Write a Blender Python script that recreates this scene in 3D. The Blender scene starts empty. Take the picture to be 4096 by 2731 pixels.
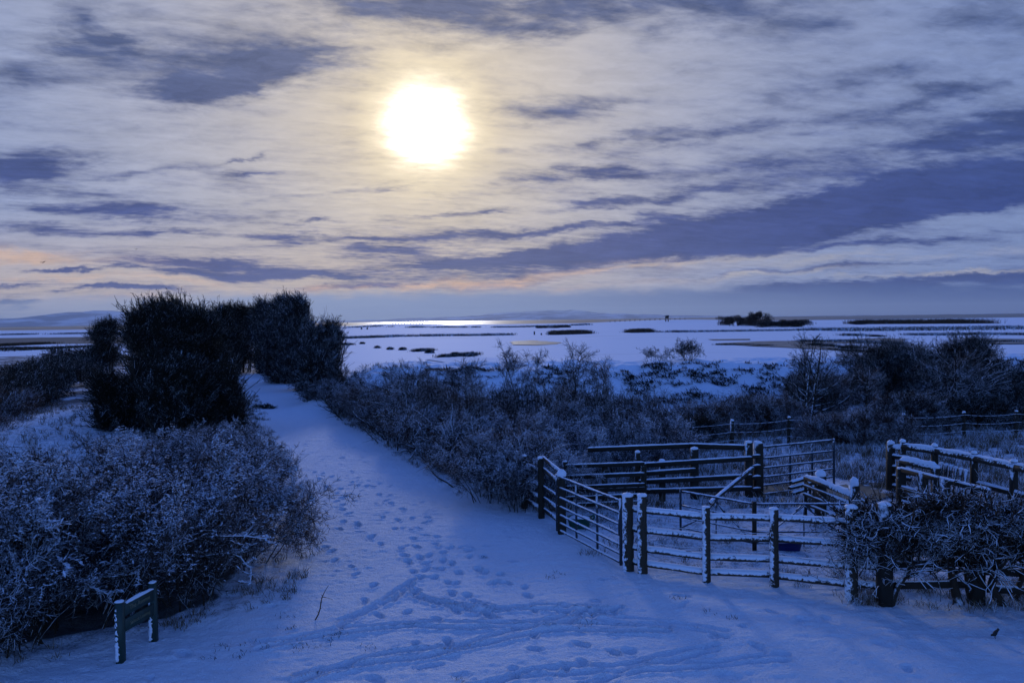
import bpy, math, random
import numpy as np
from mathutils import Matrix, Vector

S = bpy.context.scene
R = math.radians
# ------------------------------------------------------------------ camera
HAZE = 2.2e-5
CAM_H, FPX = 4.3, 3186.0
PITCH, ROLL = 1.537, 0.745
cam = bpy.data.cameras.new("camera")
cam_ob = bpy.data.objects.new("camera", cam)
S.collection.objects.link(cam_ob)
cam.sensor_width = 36.0
cam.lens = 36.0 * FPX / 4096.0
cam.clip_start, cam.clip_end = 0.1, 120000.0
CM = (Matrix.Translation((0, 0, CAM_H)) @ Matrix.Rotation(R(90 - PITCH), 4, 'X') @ Matrix.Rotation(R(-ROLL), 4, 'Z'))
cam_ob.matrix_world = CM
S.camera = cam_ob
S.render.resolution_x, S.render.resolution_y = 1024, 682
S.view_settings.view_transform = 'Standard'
S.view_settings.look = 'None'
S.view_settings.exposure = 0.0
S.view_settings.gamma = 1.0
S.cycles.max_bounces = 5
S.cycles.diffuse_bounces = 2
S.cycles.glossy_bounces = 2
S.cycles.transmission_bounces = 2
S.cycles.use_denoising = True
C3 = np.array(CM.to_3x3())

def ray(px, py):
    d = C3 @ np.array([(px - 2048) / FPX, -(py - 1365.5) / FPX, -1.0])
    return d
def G(px, py, z=0.0):          # pixel of the photograph -> point on the plane z
    d = ray(px, py)
    t = (z - CAM_H) / d[2]
    return np.array([d[0] * t, d[1] * t, z])
def AtY(px, py, y):            # pixel of the photograph -> point at distance y
    d = ray(px, py)
    t = y / d[1]
    return np.array([d[0] * t, y, CAM_H + d[2] * t])
def g2(u, v, z=0.0):           # same in 2352 px wide coordinates
    return G(u * 1.7415, v * 1.7415, z)

# ------------------------------------------------------------------ sun
SUN = ray(977 * 1.7415, 285 * 1.7415); SUN /= np.linalg.norm(SUN)
SUN_EL = math.asin(SUN[2]); SUN_AZ = math.atan2(SUN[0], SUN[1])   # azimuth from +Y towards +X
sl = bpy.data.lights.new("sun", 'SUN')
sl.energy = 0.75
sl.angle = R(6)
sl.color = (0.95, 0.93, 1.0)
so = bpy.data.objects.new("sun", sl)
S.collection.objects.link(so)
so.rotation_euler = Vector(SUN.tolist()).to_track_quat('Z', 'Y').to_euler()
so.location = (0, 0, 30)

# ------------------------------------------------------------------ world
W = bpy.data.worlds.new("World"); S.world = W; W.use_nodes = True
nt = W.node_tree; nt.nodes.clear()
class NB:
    def __init__(s, nt): s.nt = nt
    def new(s, t, **k):
        n = s.nt.nodes.new(t)
        for a, b in k.items(): setattr(n, a, b)
        return n
    def put(s, sock, v):
        if v is None: return
        if hasattr(v, 'is_output') or isinstance(v, bpy.types.NodeSocket): s.nt.links.new(v, sock)
        else: sock.default_value = v
    def m(s, op, a, b=None, c=None, clamp=False):
        n = s.new('ShaderNodeMath', operation=op, use_clamp=clamp)
        s.put(n.inputs[0], a)
        if b is not None: s.put(n.inputs[1], b)
        if c is not None: s.put(n.inputs[2], c)
        return n.outputs[0]
    def mr(s, v, a, b, c=0.0, d=1.0, smooth=True):
        n = s.new('ShaderNodeMapRange', interpolation_type='SMOOTHSTEP' if smooth else 'LINEAR')
        s.put(n.inputs['Value'], v)
        for k, x in zip(('From Min', 'From Max', 'To Min', 'To Max'), (a, b, c, d)): s.put(n.inputs[k], x)
        return n.outputs[0]
    def comb(s, x, y, z=0.0):
        n = s.new('ShaderNodeCombineXYZ')
        for i, v in enumerate((x, y, z)): s.put(n.inputs[i], v)
        return n.outputs[0]
    def noise(s, vec, scale, detail=4.0, rough=0.5, dist=0.0, col=False):
        n = s.new('ShaderNodeTexNoise')
        s.put(n.inputs['Vector'], vec)
        n.inputs['Scale'].default_value = scale; n.inputs['Detail'].default_value = detail
        n.inputs['Roughness'].default_value = rough; n.inputs['Distortion'].default_value = dist
        return n.outputs['Color' if col else 'Fac']
    def mix(s, f, a, b, mode='MIX'):
        n = s.new('ShaderNodeMix', data_type='RGBA', blend_type=mode)
        s.put(n.inputs[0], f)
        for i, v in ((6, a), (7, b)):
            if isinstance(v, (tuple, list)) and len(v) == 3: v = (*v, 1)
            s.put(n.inputs[i], v)
        return n.outputs[2]
def lin(r, g, b):
    f = lambda c: (c / 255 / 12.92) if c <= 10 else ((c / 255 + .055) / 1.055) ** 2.4
    return (f(r), f(g), f(b))
B = NB(nt)
tc = B.new('ShaderNodeTexCoord')
sep = B.new('ShaderNodeSeparateXYZ'); nt.links.new(tc.outputs['Generated'], sep.inputs[0])
dx, dy, dz = sep.outputs
yy = B.m('MAXIMUM', dy, 0.25)
U = B.m('DIVIDE', dx, yy); V = B.m('DIVIDE', dz, yy)      # direction slopes to the south, where the sun stands
# cloud layer coordinates: a level sheet far overhead
dzc = B.m('ADD', B.m('MAXIMUM', dz, 0.0), 0.07)
CX = B.m('DIVIDE', dx, dzc); CY = B.m('DIVIDE', dy, dzc)
th = R(24)
CA = B.m('ADD', B.m('MULTIPLY', CX, math.cos(th)), B.m('MULTIPLY', CY, math.sin(th)))
CB = B.m('SUBTRACT', B.m('MULTIPLY', CY, math.cos(th)), B.m('MULTIPLY', CX, math.sin(th)))
cloudv = B.comb(B.m('MULTIPLY', CA, 0.42), CB, 0.0)
n_big = B.noise(cloudv, 1.1, 6, 0.58, 0.6)
n_mid = B.noise(cloudv, 3.2, 7, 0.62, 0.5)
n_fin = B.noise(B.comb(B.m('MULTIPLY', CA, 0.8), CB, 3.0), 9.0, 5, 0.62, 0.2)
streak = B.noise(B.comb(B.m('MULTIPLY', U, 2.2), B.m('MULTIPLY', V, 17.0), 1.3), 2.4, 7, 0.62, 0.5)
# wispy edges: move the cloud shapes about by noise
wv = B.noise(B.comb(B.m('MULTIPLY', U, 3.0), B.m('MULTIPLY', V, 8.0), 5.0), 1.6, 7, 0.66, 0.3, col=True)
ws = B.new('ShaderNodeSeparateColor'); nt.links.new(wv, ws.inputs[0])
Uw = B.m('ADD', U, B.m('MULTIPLY', B.m('SUBTRACT', ws.outputs[0], 0.5), 0.26))
Vw = B.m('ADD', V, B.m('MULTIPLY', B.m('SUBTRACT', ws.outputs[1], 0.5), 0.06))
def blob(u, v, ru, rv, ang, st):
    d = ray(u * 1.7415, v * 1.7415); cu, cv = d[0] / d[1], d[2] / d[1]
    ru, rv = ru / 1829., rv / 1829.
    a = R(ang); ca, sa = math.cos(a), math.sin(a)
    du = B.m('SUBTRACT', Uw, cu); dv = B.m('SUBTRACT', Vw, cv)
    p = B.m('MULTIPLY_ADD', du, ca / ru, B.m('MULTIPLY', dv, sa / ru))
    q = B.m('MULTIPLY_ADD', dv, ca / rv, B.m('MULTIPLY', du, -sa / rv))
    e = B.m('POWER', 2.71828, B.m('MULTIPLY', B.m('ADD', B.m('MULTIPLY', p, p), B.m('MULTIPLY', q, q)), -1.0))
    return B.m('MULTIPLY', e, st)
def total(lst):
    acc = None
    for b in lst:
        e = blob(*b)
        acc = e if acc is None else B.m('ADD', acc, e)
    return acc
DARK = [(520, 205, 150, 34, 4, .95), (655, 130, 110, 42, 0, .6), (190, 85, 90, 50, -30, .65), (430, 150, 260, 70, -5, .35),
        (1000, 15, 330, 42, 0, .7), (1240, 70, 150, 32, 5, .6), (1560, 5, 380, 42, 0, .6), (1990, 190, 300, 30, 8, .3), (1560, 70, 120, 20, 10, .3),
        (2260, 300, 300, 42, 12, .8), (1360, 402, 170, 18, 4, .8), (1800, 505, 620, 40, 9, 1.1), (2150, 420, 330, 36, 9, .8), (1990, 480, 450, 40, 9, .6),
        (1180, 592, 380, 18, 2, .8), (1560, 575, 330, 24, 7, .8), (250, 492, 290, 20, -3, .85), (50, 385, 110, 42, 8, .85), (60, 530, 130, 14, 0, .6),
        (180, 448, 150, 14, -4, .45), (600, 628, 250, 10, -2, 1.0), (430, 603, 130, 9, -3, .9), (645, 550, 75, 9, -3, .7),
        (200, 620, 110, 6, 0, .8), (260, 667, 100, 6, 0, .8), (790, 656, 100, 7, 3, .8), (50, 657, 70, 6, 0, .6), (30, 695, 60, 10, 0, .6),
        (565, 366, 45, 6, 12, .5), (590, 396, 60, 6, 3, .5), (720, 522, 40, 5, 5, .5), (1060, 494, 120, 6, 5, .45), (880, 575, 140, 10, 3, .6),
        (1500, 455, 260, 12, 8, .5), (2000, 560, 380, 9, 4, .6), (1700, 300, 300, 16, 10, .4), (2130, 235, 260, 18, 12, .45), (1850, 60, 230, 30, 6, .4), (2290, 60, 160, 60, 0, .35),
        (60, 150, 90, 70, -20, .35), (950, 548, 330, 8, 3, .6), (1330, 520, 240, 9, 6, .5), (350, 540, 220, 8, 0, .5), (2280, 470, 220, 14, 8, .5), (1250, 330, 150, 12, 3, .3), (820, 440, 160, 7, 6, .3), (300, 400, 160, 9, 6, .3),
        (2100, 655, 560, 15, 3, 1.0), (1900, 622, 300, 7, 3, .5), (1290, 250, 120, 25, 5, .45), (1480, 310, 180, 18, 8, .4), (1700, 390, 200, 16, 8, .4)]
LIGHT = [(900, 657, 260, 9, 1, 1.0), (1480, 612, 330, 8, 4, 1.0), (2050, 588, 330, 10, 3, .9), (1700, 640, 260, 6, 3, .8), (2150, 632, 300, 4, 2, .8),
         (1150, 640, 120, 6, 0, .5), (300, 640, 260, 7, -2, .6), (60, 590, 200, 12, -3, .5), (400, 690, 200, 6, 0, .5), (1360, 668, 120, 5, 2, .5), (1450, 688, 60, 5, 20, .5)]
dens = B.m('MULTIPLY', total(DARK), 1.3)
tex = B.m('ADD', B.m('MULTIPLY', B.m('SUBTRACT', n_mid, 0.47), 1.9), B.m('MULTIPLY', B.m('SUBTRACT', n_fin, 0.5), 1.6))
tex = B.m('ADD', tex, B.m('MULTIPLY', B.m('SUBTRACT', streak, 0.5), 1.2))
dens2 = B.m('ADD', dens, B.m('MULTIPLY', tex, B.m('ADD', B.m('MULTIPLY', B.m('MINIMUM', dens, 1.0), 0.45), 0.55)))
dens2 = B.m('ADD', dens2, B.m('MULTIPLY', B.m('SUBTRACT', n_big, 0.46), 1.1))
D = B.mr(dens2, -0.10, 1.02)
lt = B.m('MULTIPLY', total(LIGHT), B.mr(streak, 0.35, 0.62))
# distance from the sun
sv = B.new('ShaderNodeVectorMath', operation='DOT_PRODUCT')
nt.links.new(tc.outputs['Generated'], sv.inputs[0]); sv.inputs[1].default_value = SUN.tolist()
rr = B.m('ARCCOSINE', B.m('MINIMUM', sv.outputs['Value'], 0.999999))
rrn = B.m('ADD', rr, B.m('ADD', B.m('MULTIPLY', B.m('SUBTRACT', n_fin, 0.5), 0.030), B.m('MULTIPLY', B.m('SUBTRACT', n_mid, 0.5), 0.035)))
near = B.m('POWER', 2.71828, B.m('MULTIPLY', rr, -1 / 0.25))
# base colours of the thin bright cloud
base = B.mix(near, lin(120, 146, 198), lin(255, 232, 186))
right = B.mr(U, -0.1, 0.75)
base = B.mix(B.m('MULTIPLY', right, 0.3), base, lin(96, 114, 164))
warmlow = B.m('MULTIPLY', B.mr(V, 0.16, 0.03), B.mr(U, 0.35, -0.2))
base = B.mix(B.m('MULTIPLY', warmlow, 0.7), base, lin(216, 194, 168))
darkc = B.mix(B.mr(V, 0.10, 0.36), lin(28, 52, 124), lin(56, 76, 124))
darkc = B.mix(B.m('MULTIPLY', near, 0.38), darkc, lin(158, 160, 178))
sky = B.mix(B.m('MULTIPLY', D, 0.93), base, darkc)
sky = B.mix(B.m('MINIMUM', B.m('MULTIPLY', lt, 1.15), 0.92), sky, B.mix(B.mr(U, 0.35, -0.1), lin(178, 176, 182), lin(236, 192, 150)))
rib = B.noise(B.comb(B.m('MULTIPLY', CA, 0.55), B.m('MULTIPLY', CB, 1.6), 2.0), 7.0, 9, 0.68, 0.35)
rib2 = B.noise(B.comb(B.m('MULTIPLY', Uw, 5.0), B.m('MULTIPLY', Vw, 30.0), 7.0), 2.2, 8, 0.66, 0.6)
ribf = B.m('ADD', B.m('MULTIPLY', B.m('SUBTRACT', rib, 0.5), 0.6), B.m('MULTIPLY', B.m('SUBTRACT', rib2, 0.5), 0.9))
ribs = B.new('ShaderNodeVectorMath', operation='SCALE'); nt.links.new(sky, ribs.inputs[0])
B.put(ribs.inputs['Scale'], B.m('ADD', B.m('MULTIPLY', ribf, B.m('ADD', B.m('MULTIPLY', D, 0.75), 0.45)), 1.0))
sky = ribs.outputs[0]
# low blue-grey air above the horizon with cumulus heads
hz = B.m('ADD', V, B.m('MULTIPLY', B.m('SUBTRACT', B.noise(B.comb(B.m('MULTIPLY', U, 5), B.m('MULTIPLY', V, 18), 0), 4.0, 5, 0.6), 0.5), 0.028))
hcol = B.mix(B.mr(U, -0.3, 0.62), lin(142, 160, 196), lin(44, 70, 134))
hzf = B.mr(hz, 0.045, 0.026)
sky = B.mix(B.m('MULTIPLY', hzf, B.mr(U, -0.7, -0.2, 0.55, 0.92)), sky, hcol)
# veiled sun and its halo
halo = B.mr(rrn, 0.10, 0.045)
sky = B.mix(B.m('MULTIPLY', halo, 0.6), sky, (1.0, 0.85, 0.58))
gl = B.m('POWER', 2.71828, B.m('MULTIPLY', B.m('POWER', B.m('DIVIDE', B.m('MAXIMUM', rrn, 0.0), 0.031), 2.0), -1.0))
glc = B.new('ShaderNodeVectorMath', operation='SCALE'); glc.inputs[0].default_value = (6.0, 5.6, 4.8); nt.links.new(gl, glc.inputs['Scale'])
sky = B.mix(1.0, sky, glc.outputs[0], 'ADD')
# clear sky overhead and behind the camera, unseen, tinted blue to light the snow
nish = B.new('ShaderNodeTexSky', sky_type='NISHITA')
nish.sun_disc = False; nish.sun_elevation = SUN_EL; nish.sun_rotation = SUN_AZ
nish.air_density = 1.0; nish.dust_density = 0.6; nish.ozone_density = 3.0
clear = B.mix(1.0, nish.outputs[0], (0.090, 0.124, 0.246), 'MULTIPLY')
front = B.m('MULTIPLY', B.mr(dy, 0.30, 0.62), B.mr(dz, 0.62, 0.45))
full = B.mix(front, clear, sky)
STR = 0.1
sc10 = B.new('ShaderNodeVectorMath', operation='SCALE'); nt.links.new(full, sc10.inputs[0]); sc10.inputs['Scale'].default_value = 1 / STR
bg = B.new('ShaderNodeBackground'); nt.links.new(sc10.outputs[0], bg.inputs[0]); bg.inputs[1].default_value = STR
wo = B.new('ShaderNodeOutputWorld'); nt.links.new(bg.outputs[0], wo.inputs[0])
W.cycles.sampling_method = 'MANUAL'; W.cycles.sample_map_resolution = 512
# ------------------------------------------------------------------ materials
def mat(name, rough=0.8, spec=0.3):
    m = bpy.data.materials.new(name); m.use_nodes = True
    b = NB(m.node_tree); p = m.node_tree.nodes['Principled BSDF']
    p.inputs['Roughness'].default_value = rough
    p.inputs['Specular IOR Level'].default_value = spec
    return m, b, p
SNOW = (0.80, 0.84, 0.90)
def snowy(name, bark, amount=0.0, scale=9.0, soft=0.25, bark2=None, rough=0.8, wind=(-0.42, -0.40, 0.82), nz=0.9):
    """dark stuff with snow lying on faces turned up and to the wind"""
    m, b, p = mat(name, rough, 0.2)
    geo = b.new('ShaderNodeNewGeometry'); tco = b.new('ShaderNodeTexCoord')
    dp = b.new('ShaderNodeVectorMath', operation='DOT_PRODUCT')
    m.node_tree.links.new(geo.outputs['Normal'], dp.inputs[0]); dp.inputs[1].default_value = wind
    n = b.noise(tco.outputs['Object'], scale, 3, 0.6)
    n2 = b.noise(tco.outputs['Object'], 1.7, 2, 0.5)
    v = b.m('ADD', dp.outputs['Value'], b.m('MULTIPLY', b.m('SUBTRACT', n, 0.5), nz))
    v = b.m('ADD', v, b.m('MULTIPLY', b.m('SUBTRACT', n2, 0.5), 0.8))
    f = b.mr(v, 0.5 - amount, 0.5 - amount + soft)
    bc = b.mix(n2, bark, bark2 or tuple(c * 1.6 for c in bark))
    m.node_tree.links.new(b.mix(f, bc, SNOW), p.inputs['Base Color'])
    return m
M = {}
M['twig'] = snowy('snowy twigs', (0.024, 0.016, 0.011), -0.20, 3.0, nz=1.5)
M['twig_brown'] = snowy('snowy brown twigs', (0.048, 0.027, 0.018), -0.15, 3.0, nz=1.5)
M['twig_dark'] = snowy('dark branches', (0.012, 0.011, 0.007), -0.28, 5, bark2=(0.022, 0.020, 0.010))
M['twig_thorn'] = snowy('snow streaked thorn branches', (0.016, 0.014, 0.010), -0.16, 2.5, nz=1.5)
M['twig_far'] = snowy('distant branches', (0.014, 0.011, 0.009), -0.40, 1.0)
M['twig_heavy'] = snowy('snow laden twigs', (0.026, 0.018, 0.012), 0.12, 5, nz=1.3)
M['bark'] = snowy('bark', (0.030, 0.022, 0.015), -0.12, 14)
M['bark_red'] = snowy('reddish bark', (0.055, 0.030, 0.018), -0.30, 14)
M['wood_dark'] = snowy('darker timber', (0.024, 0.019, 0.013), -0.30, 16, nz=0.9, wind=(-0.5, -0.2, 0.8))  # darker wood with less snow than the weathered timber
M['wood'] = snowy('weathered timber', (0.035, 0.028, 0.020), -0.16, 18, nz=1.5, wind=(-0.80, -0.40, 0.40))
M['rail'] = snowy('windblown rail', (0.038, 0.031, 0.024), -0.13, 22, nz=1.3, wind=(-0.40, -0.72, 0.56))
M['rail_dark'] = snowy('dark board', (0.020, 0.017, 0.013), -0.35, 13, nz=0.7)
M['metal'] = snowy('galvanised pipe', (0.030, 0.036, 0.046), -0.12, 11, rough=0.5, nz=1.2, wind=(-0.35, -0.3, 0.85))
M['grass'] = snowy('frosted grass', (0.105, 0.075, 0.042), 0.16, 1.5, nz=1.6, wind=(-0.2, -0.3, 0.9), soft=0.6)
M['grass_dark'] = snowy('dark rushes', (0.016, 0.014, 0.009), -0.30, 0.8, nz=1.2)
M['rush_far'] = snowy('distant rushes', (0.030, 0.026, 0.020), -0.02, 0.25, nz=1.8)
M['reed'] = snowy('brown reeds', (0.050, 0.032, 0.018), -0.45, 0.8, nz=0.8)
m, b, p = mat('packed snow', 0.7, 0.2)
n = b.noise(b.new('ShaderNodeTexCoord').outputs['Object'], 60, 3, 0.6)
m.node_tree.links.new(b.mix(n, (0.76, 0.81, 0.88), (0.84, 0.87, 0.92)), p.inputs['Base Color'])
bp = b.new('ShaderNodeBump'); bp.inputs['Strength'].default_value = 0.6; bp.inputs['Distance'].default_value = 0.01
m.node_tree.links.new(n, bp.inputs['Height']); m.node_tree.links.new(bp.outputs[0], p.inputs['Normal'])
M['snow'] = m
def ground_mat(name, grassy, vcol=True):
    m, b, p = mat(name, 0.8, 0.15)
    geo = b.new('ShaderNodeNewGeometry'); P = geo.outputs['Position']
    sp = b.new('ShaderNodeSeparateXYZ'); m.node_tree.links.new(P, sp.inputs[0])
    n1 = b.noise(P, 30, 4, 0.65); n2 = b.noise(P, 5.5, 5, 0.65); n3 = b.noise(P, 0.8, 4, 0.6)
    at = b.new('ShaderNodeAttribute', attribute_name='rough_ground')
    # blades and tufts breaking through the snow where the ground was left rough
    v = b.m('ADD', b.m('MULTIPLY', n1, 0.75), b.m('MULTIPLY', n2, 0.85))
    f = b.mr(b.m('ADD', v, b.m('MULTIPLY', at.outputs['Fac'], 0.30)), 1.08, 1.30)
    f = b.m('MULTIPLY', f, b.mr(sp.outputs[1], 90, 40))
    # far field: stubble and rush showing in long drifts
    fv = b.noise(b.comb(b.m('MULTIPLY', sp.outputs[0], 0.012), b.m('MULTIPLY', sp.outputs[1], 0.05)), 1.6, 6, 0.62)
    ff = b.m('MULTIPLY', b.mr(fv, 0.60, 0.72), b.mr(sp.outputs[1], 60, 140, 0, 0.55))
    col = b.mix(b.m('MULTIPLY', f, 0.6 * grassy), SNOW, (0.10, 0.075, 0.045))
    col = b.mix(ff, col, (0.28, 0.26, 0.24))
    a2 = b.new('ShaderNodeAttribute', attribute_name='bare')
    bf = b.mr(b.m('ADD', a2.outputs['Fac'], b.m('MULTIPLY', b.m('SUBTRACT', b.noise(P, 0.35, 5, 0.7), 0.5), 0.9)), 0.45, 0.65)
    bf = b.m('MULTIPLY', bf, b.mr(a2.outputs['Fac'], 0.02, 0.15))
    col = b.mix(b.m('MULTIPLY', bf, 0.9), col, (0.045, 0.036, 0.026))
    m.node_tree.links.new(col, p.inputs['Base Color'])
    bp = b.new('ShaderNodeBump'); bp.inputs['Strength'].default_value = 1.0; bp.inputs['Distance'].default_value = 0.035
    m.node_tree.links.new(b.m('MULTIPLY', b.m('ADD', b.m('MULTIPLY', n1, 0.7), n2), b.mr(sp.outputs[1], 60, 25, 0, 1.7)), bp.inputs['Height'])
    m.node_tree.links.new(bp.outputs[0], p.inputs['Normal'])
    return m
M['ground'] = ground_mat('snow field', 1.0)
M['path'] = ground_mat('trodden snow', 0.45)
m, b, p = mat('thin ice', 0.55, 0.3)
P = b.new('ShaderNodeNewGeometry').outputs['Position']
m.node_tree.links.new(b.mix(b.mr(b.noise(P, 0.6, 5, 0.6), 0.4, 0.65), (0.10, 0.09, 0.075), (0.26, 0.24, 0.23)), p.inputs['Base Color'])
M['ice'] = m
m, b, p = mat('sky pale ice', 0.9, 0.1); p.inputs['Base Color'].default_value = (0.82, 0.85, 0.9, 1); M['ice_sky'] = m  # sky reflected on the frozen pool is put into this matte pale colour
m, b, p = mat('pen mud', 0.5, 0.3)
P = b.new('ShaderNodeNewGeometry').outputs['Position']
m.node_tree.links.new(b.mix(b.mr(b.noise(P, 3, 5, 0.6), 0.35, 0.7), (0.10, 0.075, 0.045), (0.17, 0.14, 0.10)), p.inputs['Base Color'])
M['mud'] = m
m, b, p = mat('sea', 0.30, 0.4)
P = b.new('ShaderNodeNewGeometry').outputs['Position']
p.inputs['Base Color'].default_value = (0.03, 0.04, 0.06, 1); p.inputs['IOR'].default_value = 1.33
bp = b.new('ShaderNodeBump'); bp.inputs['Strength'].default_value = 0.25; bp.inputs['Distance'].default_value = 1.0
m.node_tree.links.new(b.noise(P, 0.12, 3, 0.5), bp.inputs['Height']); m.node_tree.links.new(bp.outputs[0], p.inputs['Normal'])
M['sea'] = m
m, b, p = mat('snow hills', 0.9, 0.1)
P = b.new('ShaderNodeNewGeometry').outputs['Position']
m.node_tree.links.new(b.mix(b.mr(b.noise(P, 0.0011, 6, 0.6), 0.42, 0.62), (0.24, 0.28, 0.36), (0.60, 0.65, 0.72)), p.inputs['Base Color'])
M['hills'] = m
def plain(name, col, rough=0.5):
    m, b, p = mat(name, rough, 0.4); p.inputs['Base Color'].default_value = (*col, 1); return m
M['sign'] = plain('dark green paint', (0.018, 0.040, 0.030))
M['lettering'] = plain('faded cream lettering', (0.17, 0.17, 0.10))
M['navy'] = plain('navy plastic', (0.008, 0.012, 0.10), 0.35)
M['green'] = plain('green plastic', (0.008, 0.085, 0.055), 0.35)
M['wire'] = snowy('frosted wire', (0.05, 0.045, 0.04), 0.25, 20)
M['feather'] = plain('dark feathers', (0.02, 0.02, 0.022), 0.8)

# ------------------------------------------------------------------ mesh helpers
COL = S.collection
def mesh_arr(name, V, F, material, smooth=False):
    """V (n,3); F (m,k) with one k"""
    me = bpy.data.meshes.new(name)
    V = np.asarray(V, np.float32); F = np.asarray(F, np.int32)
    m_, k = F.shape
    me.vertices.add(len(V)); me.vertices.foreach_set('co', V.ravel())
    me.loops.add(m_ * k); me.loops.foreach_set('vertex_index', F.ravel())
    me.polygons.add(m_)
    me.polygons.foreach_set('loop_start', np.arange(0, m_ * k, k, dtype=np.int32))
    me.polygons.foreach_set('loop_total', np.full(m_, k, np.int32))
    if smooth: me.polygons.foreach_set('use_smooth', np.ones(m_, bool))
    me.update(calc_edges=True)
    me.materials.append(material)
    return me
class MB:
    """collects quads"""
    def __init__(s): s.V, s.F, s.n = [], [], 0
    def add(s, V, F):
        V = np.asarray(V, float).reshape(-1, 3); F = np.asarray(F, int)
        s.V.append(V); s.F.append(F + s.n); s.n += len(V)
    def box(s, a, b, w, h, rng=None):
        """beam from a to b, w wide across, h high"""
        a = np.asarray(a, float); b = np.asarray(b, float)
        t = b - a; t /= np.linalg.norm(t)
        up = np.array([0, 0, 1.0]) if abs(t[2]) < .9 else np.array([0, 1.0, 0])
        sd = np.cross(t, up); sd /= np.linalg.norm(sd); up = np.cross(sd, t)
        c = min(w, h) * .16; prof = [(-w/2+c, -h/2), (w/2-c, -h/2), (w/2, -h/2+c), (w/2, h/2-c), (w/2-c, h/2), (-w/2+c, h/2), (-w/2, h/2-c), (-w/2, -h/2+c)]
        s.loft(a, b, sd, up, prof)
    def loft(s, a, b, sd, up, prof, n=2, jit=0.0, rng=None):
        k = len(prof); V = []
        for i in range(n):
            f = i / (n - 1); c = a + (b - a) * f
            for (x, y) in prof:
                j = 1 + (rng.normal(0, jit) if rng is not None and jit else 0)
                V.append(c + sd * x * j + up * y * j)
        F = [(i*k+q, i*k+(q+1) % k, (i+1)*k+(q+1) % k, (i+1)*k+q) for i in range(n-1) for q in range(k)]
        # end caps as quads fanned from the profile (k even)
        for base, rev in ((0, True), ((n-1)*k, False)):
            for q in range(1, k//2):
                f4 = (base+q-1, base+q, base+k-1-q, base+k-q) if q > 0 else None
                f4 = (base+q-1, base+q, base+(k-1-q) % k, base+(k-q) % k)
                if len(set(f4)) == 4: F.append(f4[::-1] if rev else f4)
        s.add(V, F)
    def rod(s, a, b, r0, r1=None, sides=10, n=6, jit=0.05, rng=None):
        a = np.asarray(a, float); b = np.asarray(b, float); r1 = r0 if r1 is None else r1
        t = b - a; t /= np.linalg.norm(t)
        up = np.array([0, 0, 1.0]) if abs(t[2]) < .9 else np.array([0, 1.0, 0])
        sd = np.cross(t, up); sd /= np.linalg.norm(sd); up = np.cross(sd, t)
        V = []
        for i in range(n):
            f = i / (n - 1); c = a + (b - a) * f; r = r0 + (r1 - r0) * f
            for q in range(sides):
                an = 2 * math.pi * q / sides
                j = 1 + (rng.normal(0, jit) if rng is not None else 0)
                V.append(c + (sd * math.cos(an) + up * math.sin(an)) * r * j)
        k = sides
        F = [(i*k+q, i*k+(q+1) % k, (i+1)*k+(q+1) % k, (i+1)*k+q) for i in range(n-1) for q in range(k)]
        for base, rev in ((0, True), ((n-1)*k, False)):
            for q in range(1, k//2):
                f4 = (base+q-1, base+q, base+(k-1-q) % k, base+(k-q) % k)
                if len(set(f4)) == 4: F.append(f4[::-1] if rev else f4)
        s.add(V, F)
    def snow_ridge(s, a, b, w, h, rng, n=None, side=None):
        """lumpy half round of snow lying along a-b"""
        a = np.asarray(a, float); b = np.asarray(b, float)
        L = np.linalg.norm(b - a); n = n or max(4, int(L / 0.05)); t = (b - a) / L
        sd = np.cross(t, (0, 0, 1.0)); sd /= np.linalg.norm(sd)
        hh = 0.55 + 0.45 * np.convolve(rng.random(n + 6), np.ones(4) / 4, 'same')[3:3+n] * 2
        gap = np.convolve(rng.random(n + 6), np.ones(5) / 5, 'same')[3:3+n]
        hh[gap < 0.24] *= 0.35
        hh[0] *= .3; hh[-1] *= .3
        k = 6; V = []
        for i in range(n):
            c = a + (b - a) * i / (n - 1)
            for q in range(k):
                an = math.pi * q / (k - 1)
                V.append(c + sd * math.cos(an) * w / 2 * (0.8 + .25 * rng.random()) + np.array([0, 0, math.sin(an) * h * hh[i] - 0.004]))
        F = [(i*k+q, i*k+q+1, (i+1)*k+q+1, (i+1)*k+q) for i in range(n-1) for q in range(k-1)]
        s.add(V, F)
    def cap(s, c, r, h, rng):
        V = []; k = 10; rings = [(1.0, 0), (1.12, .3), (.95, .7), (.5, .95), (.08, 1.0)]
        j = 1 + rng.normal(0, .09, k)
        for (rf, hf) in rings:
            for q in range(k):
                an = 2 * math.pi * q / k
                V.append((c[0] + math.cos(an) * r * rf * j[q], c[1] + math.sin(an) * r * rf * j[q], c[2] + h * hf * (1 + .1 * rng.normal()) - .003))
        F = [(i*k+q, i*k+(q+1) % k, (i+1)*k+(q+1) % k, (i+1)*k+q) for i in range(len(rings)-1) for q in range(k)]
        s.add(V, F)
    def build(s, name, material, parent=None, origin=None, smooth=True):
        V = np.concatenate(s.V); F = np.concatenate(s.F)
        o_ = np.zeros(3)
        if parent is not None: o_ = np.array(parent['_o'])
        if origin is not None: o_ = np.asarray(origin, float)
        me = mesh_arr(name, V - o_, F, material, smooth)
        ob = bpy.data.objects.new(name, me); COL.objects.link(ob)
        if parent is not None:
            ob.parent = parent; ob['_o'] = list(map(float, o_))
        else: ob.location = o_; ob['_o'] = list(map(float, o_))
        return ob
def tag(o, label, cat, group=None, kind=None):
    o['label'] = label; o['category'] = cat
    if group: o['group'] = group
    if kind: o['kind'] = kind
    return o
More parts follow.
